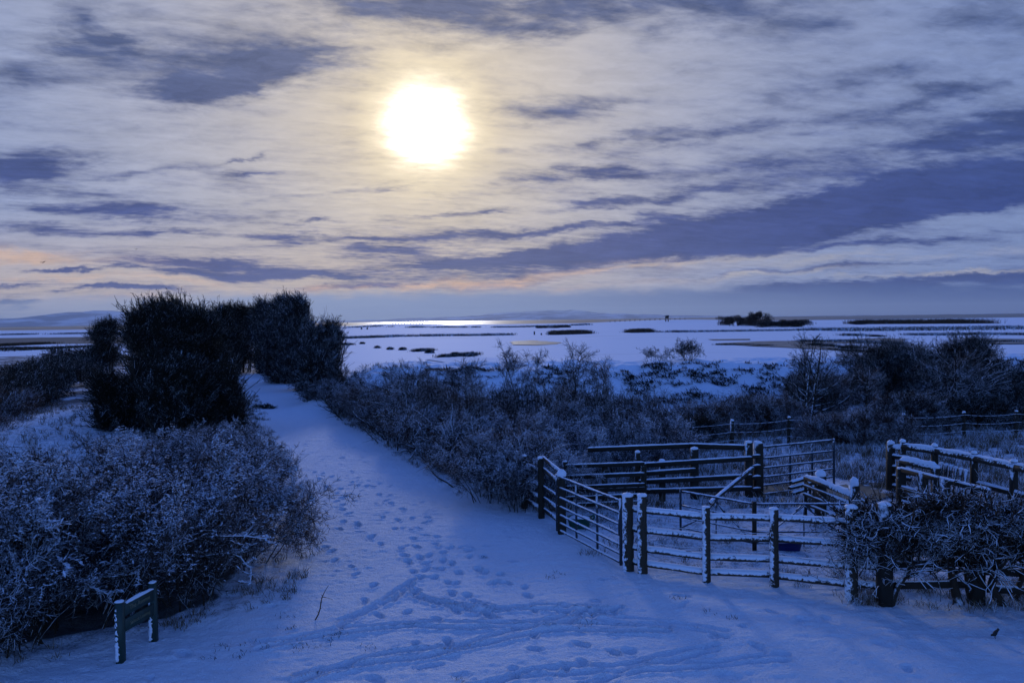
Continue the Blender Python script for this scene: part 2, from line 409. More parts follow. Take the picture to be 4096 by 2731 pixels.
def empty(name, loc, label, cat, group=None):
    o = bpy.data.objects.new(name, None); COL.objects.link(o)
    o.location = tuple(map(float, loc)); o['_o'] = [float(x) for x in loc]
    o.empty_display_size = 0.3
    return tag(o, label, cat, group)

# ------------------------------------------------------------------ terrain
def hash2(ix, iy, seed):
    h = (ix.astype(np.int64) * 374761393 + iy.astype(np.int64) * 668265263 + seed * 974634777) & 0xffffffff
    h = ((h ^ (h >> 13)) * 1274126177) & 0xffffffff
    return ((h ^ (h >> 16)) & 0xffff) / 65535.0
def vnoise(x, y, seed=0):
    ix, iy = np.floor(x), np.floor(y); fx, fy = x - ix, y - iy
    fx = fx * fx * (3 - 2 * fx); fy = fy * fy * (3 - 2 * fy)
    a = hash2(ix, iy, seed); b_ = hash2(ix + 1, iy, seed); c = hash2(ix, iy + 1, seed); d = hash2(ix + 1, iy + 1, seed)
    return (a * (1 - fx) + b_ * fx) * (1 - fy) + (c * (1 - fx) + d * fx) * fy - 0.5
def sst(x, a, b):
    t = np.clip((x - a) / (b - a), 0, 1); return t * t * (3 - 2 * t)
# path axis: left and right edges in the world
PL = np.array([(-30, 86), (-21.6, 64), (-14.3, 45), (-9.3, 31), (-6.3, 23.7), (-4.4, 18.2), (-3.6, 14.5), (-3.4, 12), (-4.6, 11.1), (-6.2, 9.9), (-9, 8)], float)
PR = np.array([(-26.5, 86), (-18.4, 61), (-11.4, 43.5), (-6.7, 32.5), (-3.9, 25.6), (-2.0, 21.2), (-0.5, 18.6), (0.7, 17.3), (1.5, 15.6), (2.0, 13.6), (4.0, 12.9), (6.0, 12.1), (9.0, 11.2), (14, 10.4)], float)
def edge_x(E, y):
    o = np.argsort(E[:, 1]); return np.interp(y, E[o, 1], E[o, 0])
def path_mask(x, y):
    l = edge_x(PL, y); r = edge_x(PR, y)
    return np.minimum(x - l, r - x)     # metres inside
def terrain(x, y):
    x = np.asarray(x, float); y = np.asarray(y, float)
    z = 0.10 * vnoise(x / 9, y / 9, 1) * sst(y, 14, 40)
    # embankment across the view
    bx = sst(x, -11.5, -7.0)
    yy_ = y + 0.9 * vnoise(x / 5, y * 0 + 3, 5) + 0.4 * vnoise(x / 1.7, y * 0, 6)
    bank = sst(yy_, 36.6, 43.2) * (1 - sst(yy_, 46, 54)) * 1.88
    z = z + bank * bx
    lump = (0.20 * vnoise(x / 1.1, y / 0.8, 7) + 0.12 * vnoise(x / .45, y / .4, 8)) * sst(bank, 0.1, 0.8) * bx * (1 - sst(y, 47, 52))
    z = z + lump
    # low banks on the salt marsh
    z = z + 3.0 * np.exp(-((x - 125) / 70) ** 2 - ((y - 620) / 90) ** 2) * 1.0
    z = z + 2.6 * np.exp(-((x + 90) / 45) ** 2 - ((y - 640) / 70) ** 2)
    # snow slope left of the big thicket
    z = z + 0.5 * np.exp(-((x + 19) / 4) ** 2 - ((y - 33) / 9) ** 2)
    # rough ground off the path
    pm = path_mask(x, y); off = sst(-pm, -0.25, 0.9)
    nearf = 1 - sst(y, 30, 60)
    z = z + off * nearf * (0.07 * vnoise(x / .5, y / .5, 11) + 0.05 * vnoise(x / .2, y / .2, 12) + .03)
    z = z + (1 - off) * nearf * (0.03 * vnoise(x / .9, y / .5, 13) + 0.019 * vnoise(x / .26, y / .12, 14) + .014 * vnoise(x / .10, y / .065, 15) + .012 * vnoise(x / .06, y / .05, 16))
    # shore
    z = z - 1.5 * sst(y, 900, 960)
    return z
def axis(segs):
    out = [segs[0][0]]
    for a, b_, s0, s1 in segs:
        x = a
        while x < b_ - 1e-6:
            f = (x - a) / (b_ - a); st = s0 * (s1 / s0) ** f
            x = min(b_, x + st); out.append(x)
    return np.array(out)
right_ = axis([(8.5, 24, .035, .25), (24, 120, .25, 3), (120, 3000, 3, 120), (3000, 45000, 120, 4000)])
mid_ = axis([(-7.0, 8.5, .032, .032)])
left_ = -axis([(7.0, 24, .035, .25), (24, 120, .25, 3), (120, 3000, 3, 120), (3000, 45000, 120, 4000)])[::-1]
gx = np.unique(np.concatenate([left_, mid_, right_]))
back_ = -axis([(-7.6, 200, .4, 30)])[::-1]
gy = np.unique(np.concatenate([back_, axis([(7.6, 14, .030, .030), (14, 24, .032, .05), (24, 60, .05, .16), (60, 1200, .3, 14), (1200, 1300, 50, 50)])]))
GX, GY = np.meshgrid(gx, gy)
GZ = terrain(GX, GY)
rng = np.random.default_rng(5)
def c7(x, y): return G(1100 + x * .5952, 1800 + y * .5952)[:2]
def stamp(cx, cy, rx, ry, ang, depth, rim=0.25):
    R_ = max(rx, ry) * 2.2
    i0, i1 = np.searchsorted(gx, [cx - R_, cx + R_]); j0, j1 = np.searchsorted(gy, [cy - R_, cy + R_])
    if i1 <= i0 or j1 <= j0: return
    X = GX[j0:j1, i0:i1] - cx; Y = GY[j0:j1, i0:i1] - cy
    ca, sa = math.cos(ang), math.sin(ang)
    p = (X * ca + Y * sa) / rx; q = (-X * sa + Y * ca) / ry
    r = np.sqrt(p * p + q * q)
    GZ[j0:j1, i0:i1] += -depth * (1 - sst(r, .65, 1.15)) + depth * rim * np.exp(-((r - 1.3) / .28) ** 2)
def track(pts, w=.055, depth=.035, seed=0, wob=.02):
    P = np.array([c7(*p) for p in pts])
    d = np.r_[0, np.cumsum(np.linalg.norm(np.diff(P, axis=0), axis=1))]
    rg = np.random.default_rng(seed); s = np.arange(0, d[-1], .035)
    # smooth curve through the points
    k = np.linspace(0, d[-1], len(s) // 1 + 2)
    x = np.interp(s, d, P[:, 0]); y = np.interp(s, d, P[:, 1])
    ker = np.ones(21) / 21
    if len(x) > 42:
        xs = np.convolve(np.pad(x, 10, 'edge'), ker, 'valid'); ys = np.convolve(np.pad(y, 10, 'edge'), ker, 'valid')
    else: xs, ys = x, y
    ph = rg.random() * 9
    xs = xs + wob * np.sin(s * 3.1 + ph) ; ys = ys + wob * np.sin(s * 4.3 + ph * 2)
    # carve once per track with the distance to the line
    i0, i1 = np.searchsorted(gx, [xs.min() - .4, xs.max() + .4]); j0, j1 = np.searchsorted(gy, [ys.min() - .4, ys.max() + .4])
    best = np.full((j1 - j0, i1 - i0), 9.0)
    for x_, y_ in zip(xs, ys):
        a0, a1 = np.searchsorted(gx, [x_ - .28, x_ + .28]); b0, b1 = np.searchsorted(gy, [y_ - .28, y_ + .28])
        a0 = max(a0, i0); b0 = max(b0, j0); a1 = min(a1, i1); b1 = min(b1, j1)
        if a1 <= a0 or b1 <= b0: continue
        dd = np.hypot(GX[b0:b1, a0:a1] - x_, GY[b0:b1, a0:a1] - y_)
        sl_ = best[b0-j0:b1-j0, a0-i0:a1-i0]; np.minimum(sl_, dd, out=sl_)
    amp = 0.75 + 0.5 * vnoise(GX[j0:j1, i0:i1] / .4, GY[j0:j1, i0:i1] / .4, 77 + seed)
    GZ[j0:j1, i0:i1] += amp * (-depth * (1 - sst(best, w * .7, w * 1.3)) + depth * .45 * np.exp(-((best - w * 1.75) / (w * .45)) ** 2))
T1 = [(-150, 1350), (0, 1315), (200, 1268), (450, 1232), (700, 1205), (900, 1192), (1250, 1196), (1500, 1192), (1700, 1194), (1860, 1190), (2000, 1128), (2150, 1122), (2352, 1088)]
T2 = [(80, 1580), (400, 1488), (700, 1425), (1000, 1385), (1250, 1342), (1500, 1282), (1700, 1238), (1900, 1212), (2352, 1214), (2700, 1235)]
T3 = [(400, 1190), (450, 1165), (600, 1105), (750, 1030), (850, 950), (930, 890)]
T4 = [(920, 935), (1000, 992), (1150, 1030), (1350, 1062), (1600, 1056), (1850, 1055), (2000, 1048), (2200, 1060), (2330, 1092)]
T5 = [(1880, 1080), (2000, 1112), (2150, 1140), (2352, 1150), (2700, 1180), (3100, 1260)]
T6 = [(1250, 1640), (1600, 1530), (1900, 1490), (2300, 1480), (2700, 1400), (3000, 1330)]
T7 = [(2000, 1620), (2300, 1520), (2600, 1470), (3000, 1450), (3500, 1400)]
for k, (T, gap, dp) in enumerate([(T1, 34, .036), (T2, 44, .04), (T3, 34, .034), (T4, -26, .034), (T5, 30, .02), (T6, 40, .018), (T7, 40, .02)]):
    track(T, seed=k * 2, depth=dp * 2.3, w=.050, wob=.03); track([(a + 8, b_ - gap) for a, b_ in T], seed=k * 2 + 1, depth=dp * 2.1, w=.048, wob=.03)
FP = [(265,150),(320,158),(300,195),(345,245),(440,258),(415,290),(455,320),(415,345),(455,370),(455,403),(490,430),(460,480),(430,530),(545,495),(575,550),(655,580),(710,630),(850,660),(955,650),(870,710),(975,725),(1035,710),(1190,765),(1010,805),(1070,855),(1235,820),(1165,890),(1215,895),(980,860),(865,940),(950,940),(1190,965),(1295,980),(1345,1020),(1215,1080),(1420,1100),(1460,1125),(1160,1290),(1090,1135),(725,450),(825,465),(925,455),(1025,450),(1020,485),(805,530),(1010,570),(1090,580),(930,590),(1080,630),(1180,655),(1310,675),(1310,720),(1400,720),(1370,800),(1410,820),(1515,835),(1560,895),(1470,895),(1680,920),(1700,980),(340,650),(380,680),(400,740),(620,240),(660,245),(1955,1455),(2080,1430),(2280,1360),(2060,1310),(1740,1250),(1620,1510),(560,505),(640,590),(890,1090),(660,910),(540,830),(600,1015),(700,1110),(1130,690),(1130,745),(1020,760),(890,745),(930,820),(1120,800),(1290,1060),(780,360),(860,400),(745,340),(700,300),(560,235),(520,215),(380,180)]
for (a, b_) in FP:
    x, y = c7(a, b_); stamp(x, y, .055 + .02 * rng.random(), .115 + .05 * rng.random(), rng.normal(.25, .35), .042 + .02 * rng.random())
for k in range(70):      # older, half filled prints
    t = rng.random(); y = 11 + 30 * t ** 1.3
    l, r_ = float(edge_x(PL, y)), float(edge_x(PR, y))
    x = l + (r_ - l) * (rng.beta(2, 2) * .8 + .05); x = min(x, 4)
    stamp(x, y,   .045 + .02 * rng.random(), .08 + .08 * rng.random(), rng.normal(.25, .6), .018 + .025 * rng.random(), .35)
for k in range(45):
    x, y = rng.uniform(-5, 9), rng.uniform(9, 12.5)
    stamp(x, y, .05 + .06 * rng.random(), .07 + .12 * rng.random(), rng.uniform(0, 3), .02 + .02 * rng.random(), .35)
nx, ny = len(gx), len(gy)
V = np.stack([GX.ravel(), GY.ravel(), GZ.ravel()], 1)
ii = np.arange(ny - 1)[:, None] * nx + np.arange(nx - 1)[None, :]
F = np.stack([ii, ii + 1, ii + nx + 1, ii + nx], -1).reshape(-1, 4)
pmv = path_mask(GX, GY) + .25 * vnoise(GX / .4, GY / .4, 21)
cen = .25 * (pmv[:-1, :-1] + pmv[1:, :-1] + pmv[:-1, 1:] + pmv[1:, 1:])
yc = GY[:-1, :-1]
ispath = ((cen > 0) & (yc > 7.8) & (yc < 86)).ravel()
pr_ = sst(-pmv, -.3, .8) * (1 - sst(GY, 45, 80)); onbank = sst(GZ, .5, 1.2) * (GY < 60)
rough_at = (0.25 + .9 * pr_ * (1 - onbank) + 0.1 * onbank).ravel()
# bare dark ground and marsh edges
bare = np.zeros_like(GX)
bank_z = GZ * (GY > 36) * (GY < 48)
bare += 0.33 * (GY > 37) * (GY < 43.5) * sst(GX, -11, -7)
bare += 0.60 * (sst(GX, -18, -24) ) * sst(GY, 33, 45) * (1 - sst(GY, 110, 130))
bare = np.maximum(bare, 1.0 * sst(GY, 855, 890))
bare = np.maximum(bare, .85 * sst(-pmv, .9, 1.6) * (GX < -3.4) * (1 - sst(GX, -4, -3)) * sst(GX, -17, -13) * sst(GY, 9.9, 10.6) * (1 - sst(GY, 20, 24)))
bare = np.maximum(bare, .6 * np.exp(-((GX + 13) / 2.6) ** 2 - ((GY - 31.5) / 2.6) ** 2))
def strip(x0, x1, y0, y1, a, soft=8):
    global bare
    bare = np.maximum(bare, a * sst(GX, x0 - soft, x0 + soft) * (1 - sst(GX, x1 - soft, x1 + soft)) * sst(GY, y0 * .97, y0) * (1 - sst(GY, y1, y1 * 1.03)))
strip(-600, -70, 190, 300, .75); strip(60, 600, 205, 330, .34, 30); strip(-200, 40, 430, 470, .45, 20)
strip(24, 110, 96, 128, .30, 6)
for nm, mask, mt in (('ground', ~ispath, 'ground'), ('path', ispath, 'path')):
    f = F[mask]; used, inv = np.unique(f, return_inverse=True)
    me = mesh_arr(nm, V[used], inv.reshape(f.shape), M[mt], True)
    at = me.attributes.new('rough_ground', 'FLOAT', 'POINT'); at.data.foreach_set('value', rough_at[used].astype(np.float32))
    at = me.attributes.new('bare', 'FLOAT', 'POINT'); at.data.foreach_set('value', bare.ravel()[used].astype(np.float32))
    o = bpy.data.objects.new(nm, me); COL.objects.link(o); o['kind'] = 'structure'
del GX, GY, V, F
# sheets of ice and the sea
def sheet(name, pts, z, material, seed=0, n=6, amp=.12):
    """outline with a frayed edge"""
    P = np.array([p[:2] for p in pts], float); c = P.mean(0); out = []
    for i in range(len(P)):
        a, b_ = P[i], P[(i + 1) % len(P)]
        for k in range(n):
            f = k / n; q = a + (b_ - a) * f; L = np.linalg.norm(b_ - a)
            out.append(q + np.random.default_rng(seed * 99 + i * 17 + k).normal(0, amp * L / n, 2) * (k > 0))
    V = [(x, y, z) for x, y in out]
    me = bpy.data.meshes.new(name); me.from_pydata(V, [], [list(range(len(V)))]); me.materials.append(material)
    o = bpy.data.objects.new(name, me); COL.objects.link(o); o['kind'] = 'structure'; return o
def pxs(lst, z=0.05): return [G(x, y, z) for x, y in lst]
sheet('ice', pxs([(1700, 1438), (1800, 1425), (1990, 1432), (2080, 1443), (2010, 1458), (1850, 1462)], .06), .09, M['ice_sky'], 1)
sheet('ice', pxs([(2045, 1365), (2130, 1361), (2240, 1369), (2232, 1376), (2150, 1380), (2050, 1378)], .06), .09, M['ice'], 2)
sheet('ice', pxs([(3040, 1365), (3250, 1362), (3520, 1352), (3640, 1356), (3600, 1372), (3260, 1374), (3420, 1400), (3480, 1410), (3300, 1399), (3000, 1382), (2870, 1373)], .06), .09, M['ice'], 3, 5, .08)
sheet('ice', pxs([(3860, 1352), (4120, 1356), (4120, 1375), (3900, 1376), (3850, 1366)], .06), .09, M['ice'], 4)
sheet('ice', pxs([(3930, 1418), (4120, 1416), (4120, 1430), (3950, 1432)], .06), .09, M['ice'], 5)
sheet('ice', pxs([(70, 1460), (300, 1452), (250, 1470), (90, 1478)], .06), .12, M['ice'], 6)
sheet('ice', pxs([(2830, 1357), (3000, 1355), (3000, 1360), (2850, 1361)], .06), .09, M['ice'], 8)
sheet('mud', pxs([(3330, 1945), (3450, 1935), (3560, 1932), (3580, 1985), (3480, 2010), (3370, 2000), (3240, 1975)], .03), .062, M['mud'], 7, 6, .15)
sheet('mud', pxs([(3050, 1945), (3170, 1930), (3170, 1975), (3050, 1985)], .03), .062, M['mud'], 9, 6, .15)
def plane(name, x0, x1, y0, y1, z, material):
    me = bpy.data.meshes.new(name); me.from_pydata([(x0, y0, z), (x1, y0, z), (x1, y1, z), (x0, y1, z)], [], [(0, 1, 2, 3)])
    me.materials.append(material); o = bpy.data.objects.new(name, me); COL.objects.link(o); o['kind'] = 'structure'; return o
plane('sea', -45000, 45000, 905, 52000, -0.35, M['sea'])
# sandbanks left by the tide, as low flats standing out of the water
def flat(name, x0, x1, y0, y1, h, material, seed):
    rg = np.random.default_rng(seed); n = 40; V = []
    for i in range(n):
        x = x0 + (x1 - x0) * i / (n - 1); e = math.sin(math.pi * i / (n - 1)) ** .4 if 0 < i < n - 1 else .02
        ym = (y0 + y1) / 2; hw = (y1 - y0) / 2 * e
        for f, zz in ((-1, -.5), (-.8, h), (.8, h), (1, -.5)): V.append((x, ym + hw * f + rg.normal(0, 8), zz))
    F = [(i*4+q, i*4+q+1, i*4+q+5, i*4+q+4) for i in range(n-1) for q in range(3)]
    me = mesh_arr(name, np.array(V), np.array(F), material); o = bpy.data.objects.new(name, me); COL.objects.link(o); o['kind'] = 'structure'; return o
M['sand'] = plain('wet sand', (0.035, 0.04, 0.05), .8)
flat('sandbank', -1600, 240, 1450, 1600, -.1, M['sand'], 1)
flat('sandbank', 300, 9000, 4200, 9500, .0, M['sand'], 2)
flat('sandbank', -9000, -1500, 5200, 9000, .0, M['sand'], 3)
# far shore: low land, then hills
def hills(prof, y, depth, base, seed, name='hills'):
    """prof: (photo px, photo py) of the skyline, stood up at distance y with a real slope behind"""
    P = [AtY(a, b_, y) for a, b_ in prof]; xs = np.array([p[0] for p in P]); zs = np.array([p[2] for p in P])
    n = 260; X = np.linspace(xs[0], xs[-1], n); Z = np.interp(X, xs, zs)
    sc = y / 3186.
    Z = Z + sc * 5 * vnoise(X / (40 * sc), X * 0, seed) + sc * 2.2 * vnoise(X / (14 * sc), X * 0, seed + 1)
    Z = np.maximum(Z, base + 2)
    rows = 9; V = []
    for r in range(rows):
        f = r / (rows - 1); s_ = math.sin(min(f * 1.6, 1) * math.pi / 2) if f < .625 else 1 - (f - .625) / .375
        for i in range(n):
            V.append((X[i], y - depth + 1.6 * depth * f + 60 * sc * vnoise(np.array([X[i] / (60 * sc)]), np.array([f * 4.]), seed + 3)[0], base + (Z[i] - base) * s_ * (1 + (0 if r in (0, 5) else .08 * vnoise(np.array([X[i] / (25 * sc)]), np.array([f * 9.]), seed + 5)[0]))))
    F = [(r*n+i, r*n+i+1, (r+1)*n+i+1, (r+1)*n+i) for r in range(rows-1) for i in range(n-1)]
    me = mesh_arr(name, np.array(V), np.array(F), M['hills'], True); o = bpy.data.objects.new(name, me); COL.objects.link(o); o['kind'] = 'structure'; return o
hills([(-900, 1300), (-400, 1285), (0, 1279), (100, 1273), (230, 1270), (290, 1261), (350, 1249), (400, 1248), (455, 1243), (500, 1246), (600, 1252), (760, 1262), (900, 1272), (1050, 1283), (1250, 1288)], 17000, 3500, -5, 3)
hills([(1100, 1287), (1500, 1281), (1900, 1262), (2090, 1254), (2170, 1250), (2240, 1252), (2330, 1258), (2450, 1254), (2560, 1256), (2700, 1262), (2900, 1264), (3100, 1266), (3400, 1262), (4200, 1254), (5000, 1246)], 19000, 3500, -5, 9)
hills([(1500, 1282), (1900, 1262), (2060, 1248), (2130, 1244), (2200, 1242), (2280, 1240), (2340, 1244), (2420, 1254), (2700, 1262), (2900, 1266)], 31000, 6000, -5, 15)
# ------------------------------------------------------------------ pens: timber fences, pipe gates, hurdles
RG = np.random.default_rng(11)
def zg(p): return float(terrain(np.array([p[0]]), np.array([p[1]]))[0])
def post(parent, p, h, r=.075, square=False, material='wood', cap=.05, lean=(0, 0)):
    mb = MB(); a = np.array([p[0], p[1], -.15]); b_ = np.array([p[0] + lean[0], p[1] + lean[1], h])
    if square: mb.box(a, b_, 2*r, 2*r)
    else: mb.rod(a, b_, r * 1.06, r * .96, sides=12, n=14, jit=.035, rng=RG)
    po = mb.build('post', M[material], parent, smooth=not square)
    if cap:
        c = MB(); c.cap(b_, r * .95, cap * (.8 + .5 * RG.random()), RG); c.build('snow_cap', M['snow'], po)
    return po
def rail(parent, a, b_, r=.057, board=None, material='rail', snow=.017):
    a = np.array(a, float); b_ = np.array(b_, float); mb = MB()
    if board: mb.box(a, b_, board[0], board[1]); top = board[1] / 2; w = board[0]
    else: mb.rod(a, b_, r, r * (.92 + .1 * RG.random()), sides=10, n=max(5, int(np.linalg.norm(b_-a) / .15)), jit=.05, rng=RG); top = r * .86; w = r * 1.7
    ro = mb.build('rail', M[material], parent, smooth=not board)
    if snow:
        s_ = MB(); s_.snow_ridge(a + [0, 0, top], b_ + [0, 0, top], w * .95, snow, RG); s_.build('snow', M['snow'], ro)
    return ro
def wire(parent, pts, name='wire', r=.006):
    mb = MB()
    for a, b_ in zip(pts[:-1], pts[1:]):
        a = np.array(a, float); b_ = np.array(b_, float); n = 8
        for i in range(n):
            f, g_ = i / n, (i + 1) / n
            s1 = np.array([0, 0, -.05 * 4 * f * (1 - f)]); s2 = np.array([0, 0, -.05 * 4 * g_ * (1 - g_)])
            mb.rod(a + (b_ - a) * f + s1, a + (b_ - a) * g_ + s2, r, sides=4, n=2)
    return mb.build(name, M['wire'], parent)
def P3(px, py): return G(px, py)
def seg_rails(parent, A, Bp, hs, off=.05, **k):
    d = (Bp - A); d[2] = 0; nrm = np.array([-d[1], d[0], 0]); nrm /= np.linalg.norm(nrm)
    if nrm[1] < 0: nrm = -nrm
    for h in hs:
        ha, hb = h if isinstance(h, tuple) else (h, h)
        rail(parent, [A[0] + nrm[0]*off, A[1] + nrm[1]*off, ha], [Bp[0] + nrm[0]*off, Bp[1] + nrm[1]*off, hb], **k)

# front fence of the pen
p1, p2, p3, p4, p5, p6 = P3(2513, 2279), P3(2570, 2291), P3(2826, 2327), P3(3097, 2346), P3(3405, 2397), P3(3538, 2418)
f = empty('rail_fence', p2, 'snow crusted four rail timber fence fronting the pen, between pipe gate and hedge', 'fence', 'timber fences of the sheep pens')
post(f, p1, 1.27, .095, cap=.06); post(f, p2, 1.31, .082, cap=.05)
post(f, p3, 1.23, .066, cap=.02); post(f, p4, 1.25, .072, cap=.02); post(f, p5, 1.40, .092, cap=.06)
H4 = [.155, .40, .72, 1.06]
seg_rails(f, p1, p2, H4); seg_rails(f, p2, p3, H4); seg_rails(f, p3, p4, [(h, h + .03) for h in H4])
seg_rails(f, p4, p5, [(.17, .22), (.43, .50), (.76, .84), (1.10, 1.17)])
for h in (.57, .88):
    wire(f, [np.r_[q[:2], h] for q in (p2, p3, p4, p5)])
p7, p8, p9 = P3(3905, 2412), P3(4050, 2420), P3(4260, 2432)
f = empty('rail_fence', p6, 'dark timber fence with low boards standing behind the trunks of the snowy hedge', 'fence', 'timber fences of the sheep pens')
post(f, p6, 1.5, .10, True, 'rail_dark', cap=.05); post(f, p7, 1.3, .10, True, 'rail_dark', cap=.04); post(f, p9, 1.3, .10, True, 'rail_dark', cap=.04)
seg_rails(f, p5, p6, [.25, (.52, .55), (.86, .88), 1.2], material='rail')
seg_rails(f, p6, p7, [.28, .60, 1.15], off=.03, board=(.04, .11), material='rail_dark', snow=.012)
seg_rails(f, p7, p9, [.22, .48, .95], off=.03, board=(.04, .11), material='rail_dark', snow=.012)

# pipe gates
def pipe_gate(label, A, Bp, z0, z1, bars, vert=(), r=.02, mat_='metal', double=.035, braces=(), group='pipe gates and hurdles of the sheep pens', name='pipe_gate', snow=.015, snowbars=None):
    A = np.array(A, float); Bp = np.array(Bp, float)
    g = empty(name, A, label, 'gate' if 'gate' in name else 'hurdle', group)
    def at(f_, z): return np.array([A[0] + (Bp[0]-A[0])*f_, A[1] + (Bp[1]-A[1])*f_, z])
    for f_ in (0, 1):
        mb = MB(); mb.rod(at(f_, z0 - .02), at(f_, z1 + .02), r * 1.25, sides=8, n=5, jit=.03, rng=RG); mb.build('stile', M[mat_], g)
    for i, z in enumerate(bars):
        mb = MB(); mb.rod(at(.01, z), at(.99, z), r if i < len(bars) - 1 else r * 1.2, sides=8, n=8, jit=.04, rng=RG); bo = mb.build('bar', M[mat_], g)
        if snow and (snowbars is None or i in snowbars):
            s_ = MB(); s_.snow_ridge(at(.02, z + r * .8), at(.98, z + r * .8), r * 2.1, snow, RG); s_.build('snow', M['snow'], bo)
    for f_ in vert:
        for o_ in ((0, double) if double else (0,)):
            mb = MB(); a = at(f_, z0); a2 = at(f_, z1); dv = (Bp - A) / np.linalg.norm(Bp - A) * o_
            mb.rod(a + dv, a2 + dv, r * .62, sides=6, n=3); mb.build('upright', M[mat_], g)
    for (f0, za, f1, zb) in braces:
        mb = MB(); mb.rod(at(f0, za), at(f1, zb), r * .8, sides=6, n=4); mb.build('brace', M[mat_], g)
    return g
gA, gB = P3(2229, 2128), P3(2484, 2266)
pipe_gate('closed seven bar pipe gate leading from the path into the pen', gA, gB, .05, 1.17, [.07, .22, .38, .55, .73, .93, 1.15], (.33, .66), r=.021)
mb = MB(); mb.rod([gB[0] - .03, gB[1], .92], [gB[0] - .03, gB[1], .55], .014, sides=6, n=3); lt_ = mb.build('gate_latch', M['metal'], bpy.data.objects['pipe_gate'])
# fence running back from the gate beside the hedge
q0, q1, q2, q3 = P3(2248, 2132), P3(2166, 2070), P3(2098, 2033), P3(2020, 1990)
f = empty('rail_fence', q0, 'timber fence running back along the hedge from the hinge side of the pipe gate', 'fence', 'timber fences of the sheep pens')
post(f, q0, 1.16, .085, material='wood_dark', cap=.10); post(f, q1, 1.3, .07, material='wood_dark', cap=.05); post(f, q2, 1.2, .07, material='wood_dark', cap=.05)
seg_rails(f, q1, q0, [.18, .42, .66, (1.06, .95), (1.30, 1.18)], board=(.045, .09)); seg_rails(f, q2, q1, [.18, .42, .68, 1.0], board=(.045, .09))
# back fences
b0, b1 = P3(2262, 2040), P3(2576, 2027)
b0 = b0 + 0
f = empty('rail_fence', b0, 'six rail dark timber fence behind the pipe gate', 'fence', 'timber fences of the sheep pens')
for t_ in (0, .5, 1.0):
    q = b0 + (b1 - b0) * t_; post(f, q, 1.0 if t_ else 1.1, .06, True, 'wood_dark', cap=.03)
seg_rails(f, b0, b1, [.12, .28, .44, .52, .76, 1.0], off=-.06, board=(.04, .085), material='rail_dark', snow=.022)
c0, c1 = P3(2552, 2004), P3(3002, 1992)
c_0 = P3(2360, 2010)
f = empty('rail_fence', c0, 'long dark five rail fence across the back of the pen, ending beside the open gate', 'fence', 'timber fences of the sheep pens')
for t_, hh, r_ in ((0.0, 1.15, .06), (.215, .93, .07), (.5, 1.2, .09), (.985, 1.33, .085)):
    q = c0 + (c1 - c0) * t_; post(f, q, hh, r_, True, 'wood_dark', cap=.05)
cm = c0 + (c1 - c0) * .5
seg_rails(f, c0, c1, [.25, (.47, .54), (.86, .96)], off=-.10, board=(.05, .105), material='rail_dark', snow=.028)
seg_rails(f, c0, cm, [(.66, .72)], off=-.10, board=(.05, .10), material='rail_dark', snow=.028)
seg_rails(f, c_0 + [0, .6, 0], cm + [0, .6, 0], [(1.16, 1.20)], off=-.10, board=(.05, .105), material='rail_dark', snow=.028)
seg_rails(f, cm + [0, .6, 0], c1 + [0, .1, 0], [(1.20, 1.20)], off=-.10, board=(.05, .115), material='rail_dark', snow=.028)
c2 = P3(3033, 1989)
post(f, c2, 1.30, .10, True, 'wood_dark', cap=.05)
seg_rails(f, c1, c2, [.22, .50, .76, 1.0], off=-.09, board=(.05, .08), material='rail_dark', snow=.03)
# leaning pole
pa = AtY(3010, 1872, 18.2); pb = G(2835, 2012, .03); 
d_ = pb - pa
mb = MB(); mb.rod(pa, AtY(2842, 2010, 15.9), .055, .045, sides=10, n=16, jit=.06, rng=RG)
lp = mb.build('leaning_pole', M['rail'], None, origin=pb)
tag(lp, 'snow covered pole leaning from the back fence down onto the pipe hurdle', 'pole')
s_ = MB(); s_.snow_ridge(pa + [0, 0, .04], AtY(2842, 2010, 15.9) + [0, 0, .035], .08, .02, RG); s_.build('snow', M['snow'], lp)
# hurdles inside the pen
h1a, h1b = P3(2723, 2140), P3(3018, 2206)
g = pipe_gate('pipe hurdle with diagonal braces slanting across the pen under the leaning pole', h1a, h1b, .10, .90, [.16, .37, .60, .88], (.5,), r=.018, double=0, braces=((.02, .16, .5, .62), (.5, .8, .98, .16), (.3, .42, .5, .82), (.5, .82, .62, .6)), name='pipe_hurdle', snowbars=(3,))
h2b = AtY(3415, 2010, 14.4); h2b[2] = 0
pipe_gate('pipe hurdle with a long level bar meeting the braced hurdle beside the blue trough', h1b, h2b, .10, .90, [.16, .37, .60, .88], (.5,), r=.018, double=0, braces=((.02, .16, .5, .85), (.5, .85, .98, .16), (.42, .75, .5, .9), (.5, .9, .58, .75)), name='pipe_hurdle', snowbars=(3,))
mb = MB(); mb.box([h1b[0], h1b[1], -.1], [h1b[0], h1b[1], .92], .075, .05); po = mb.build('hurdle_post', M['wood_dark'], None, origin=h1b, smooth=False)
tag(po, 'narrow upright board where the two pipe hurdles meet in the pen', 'post')
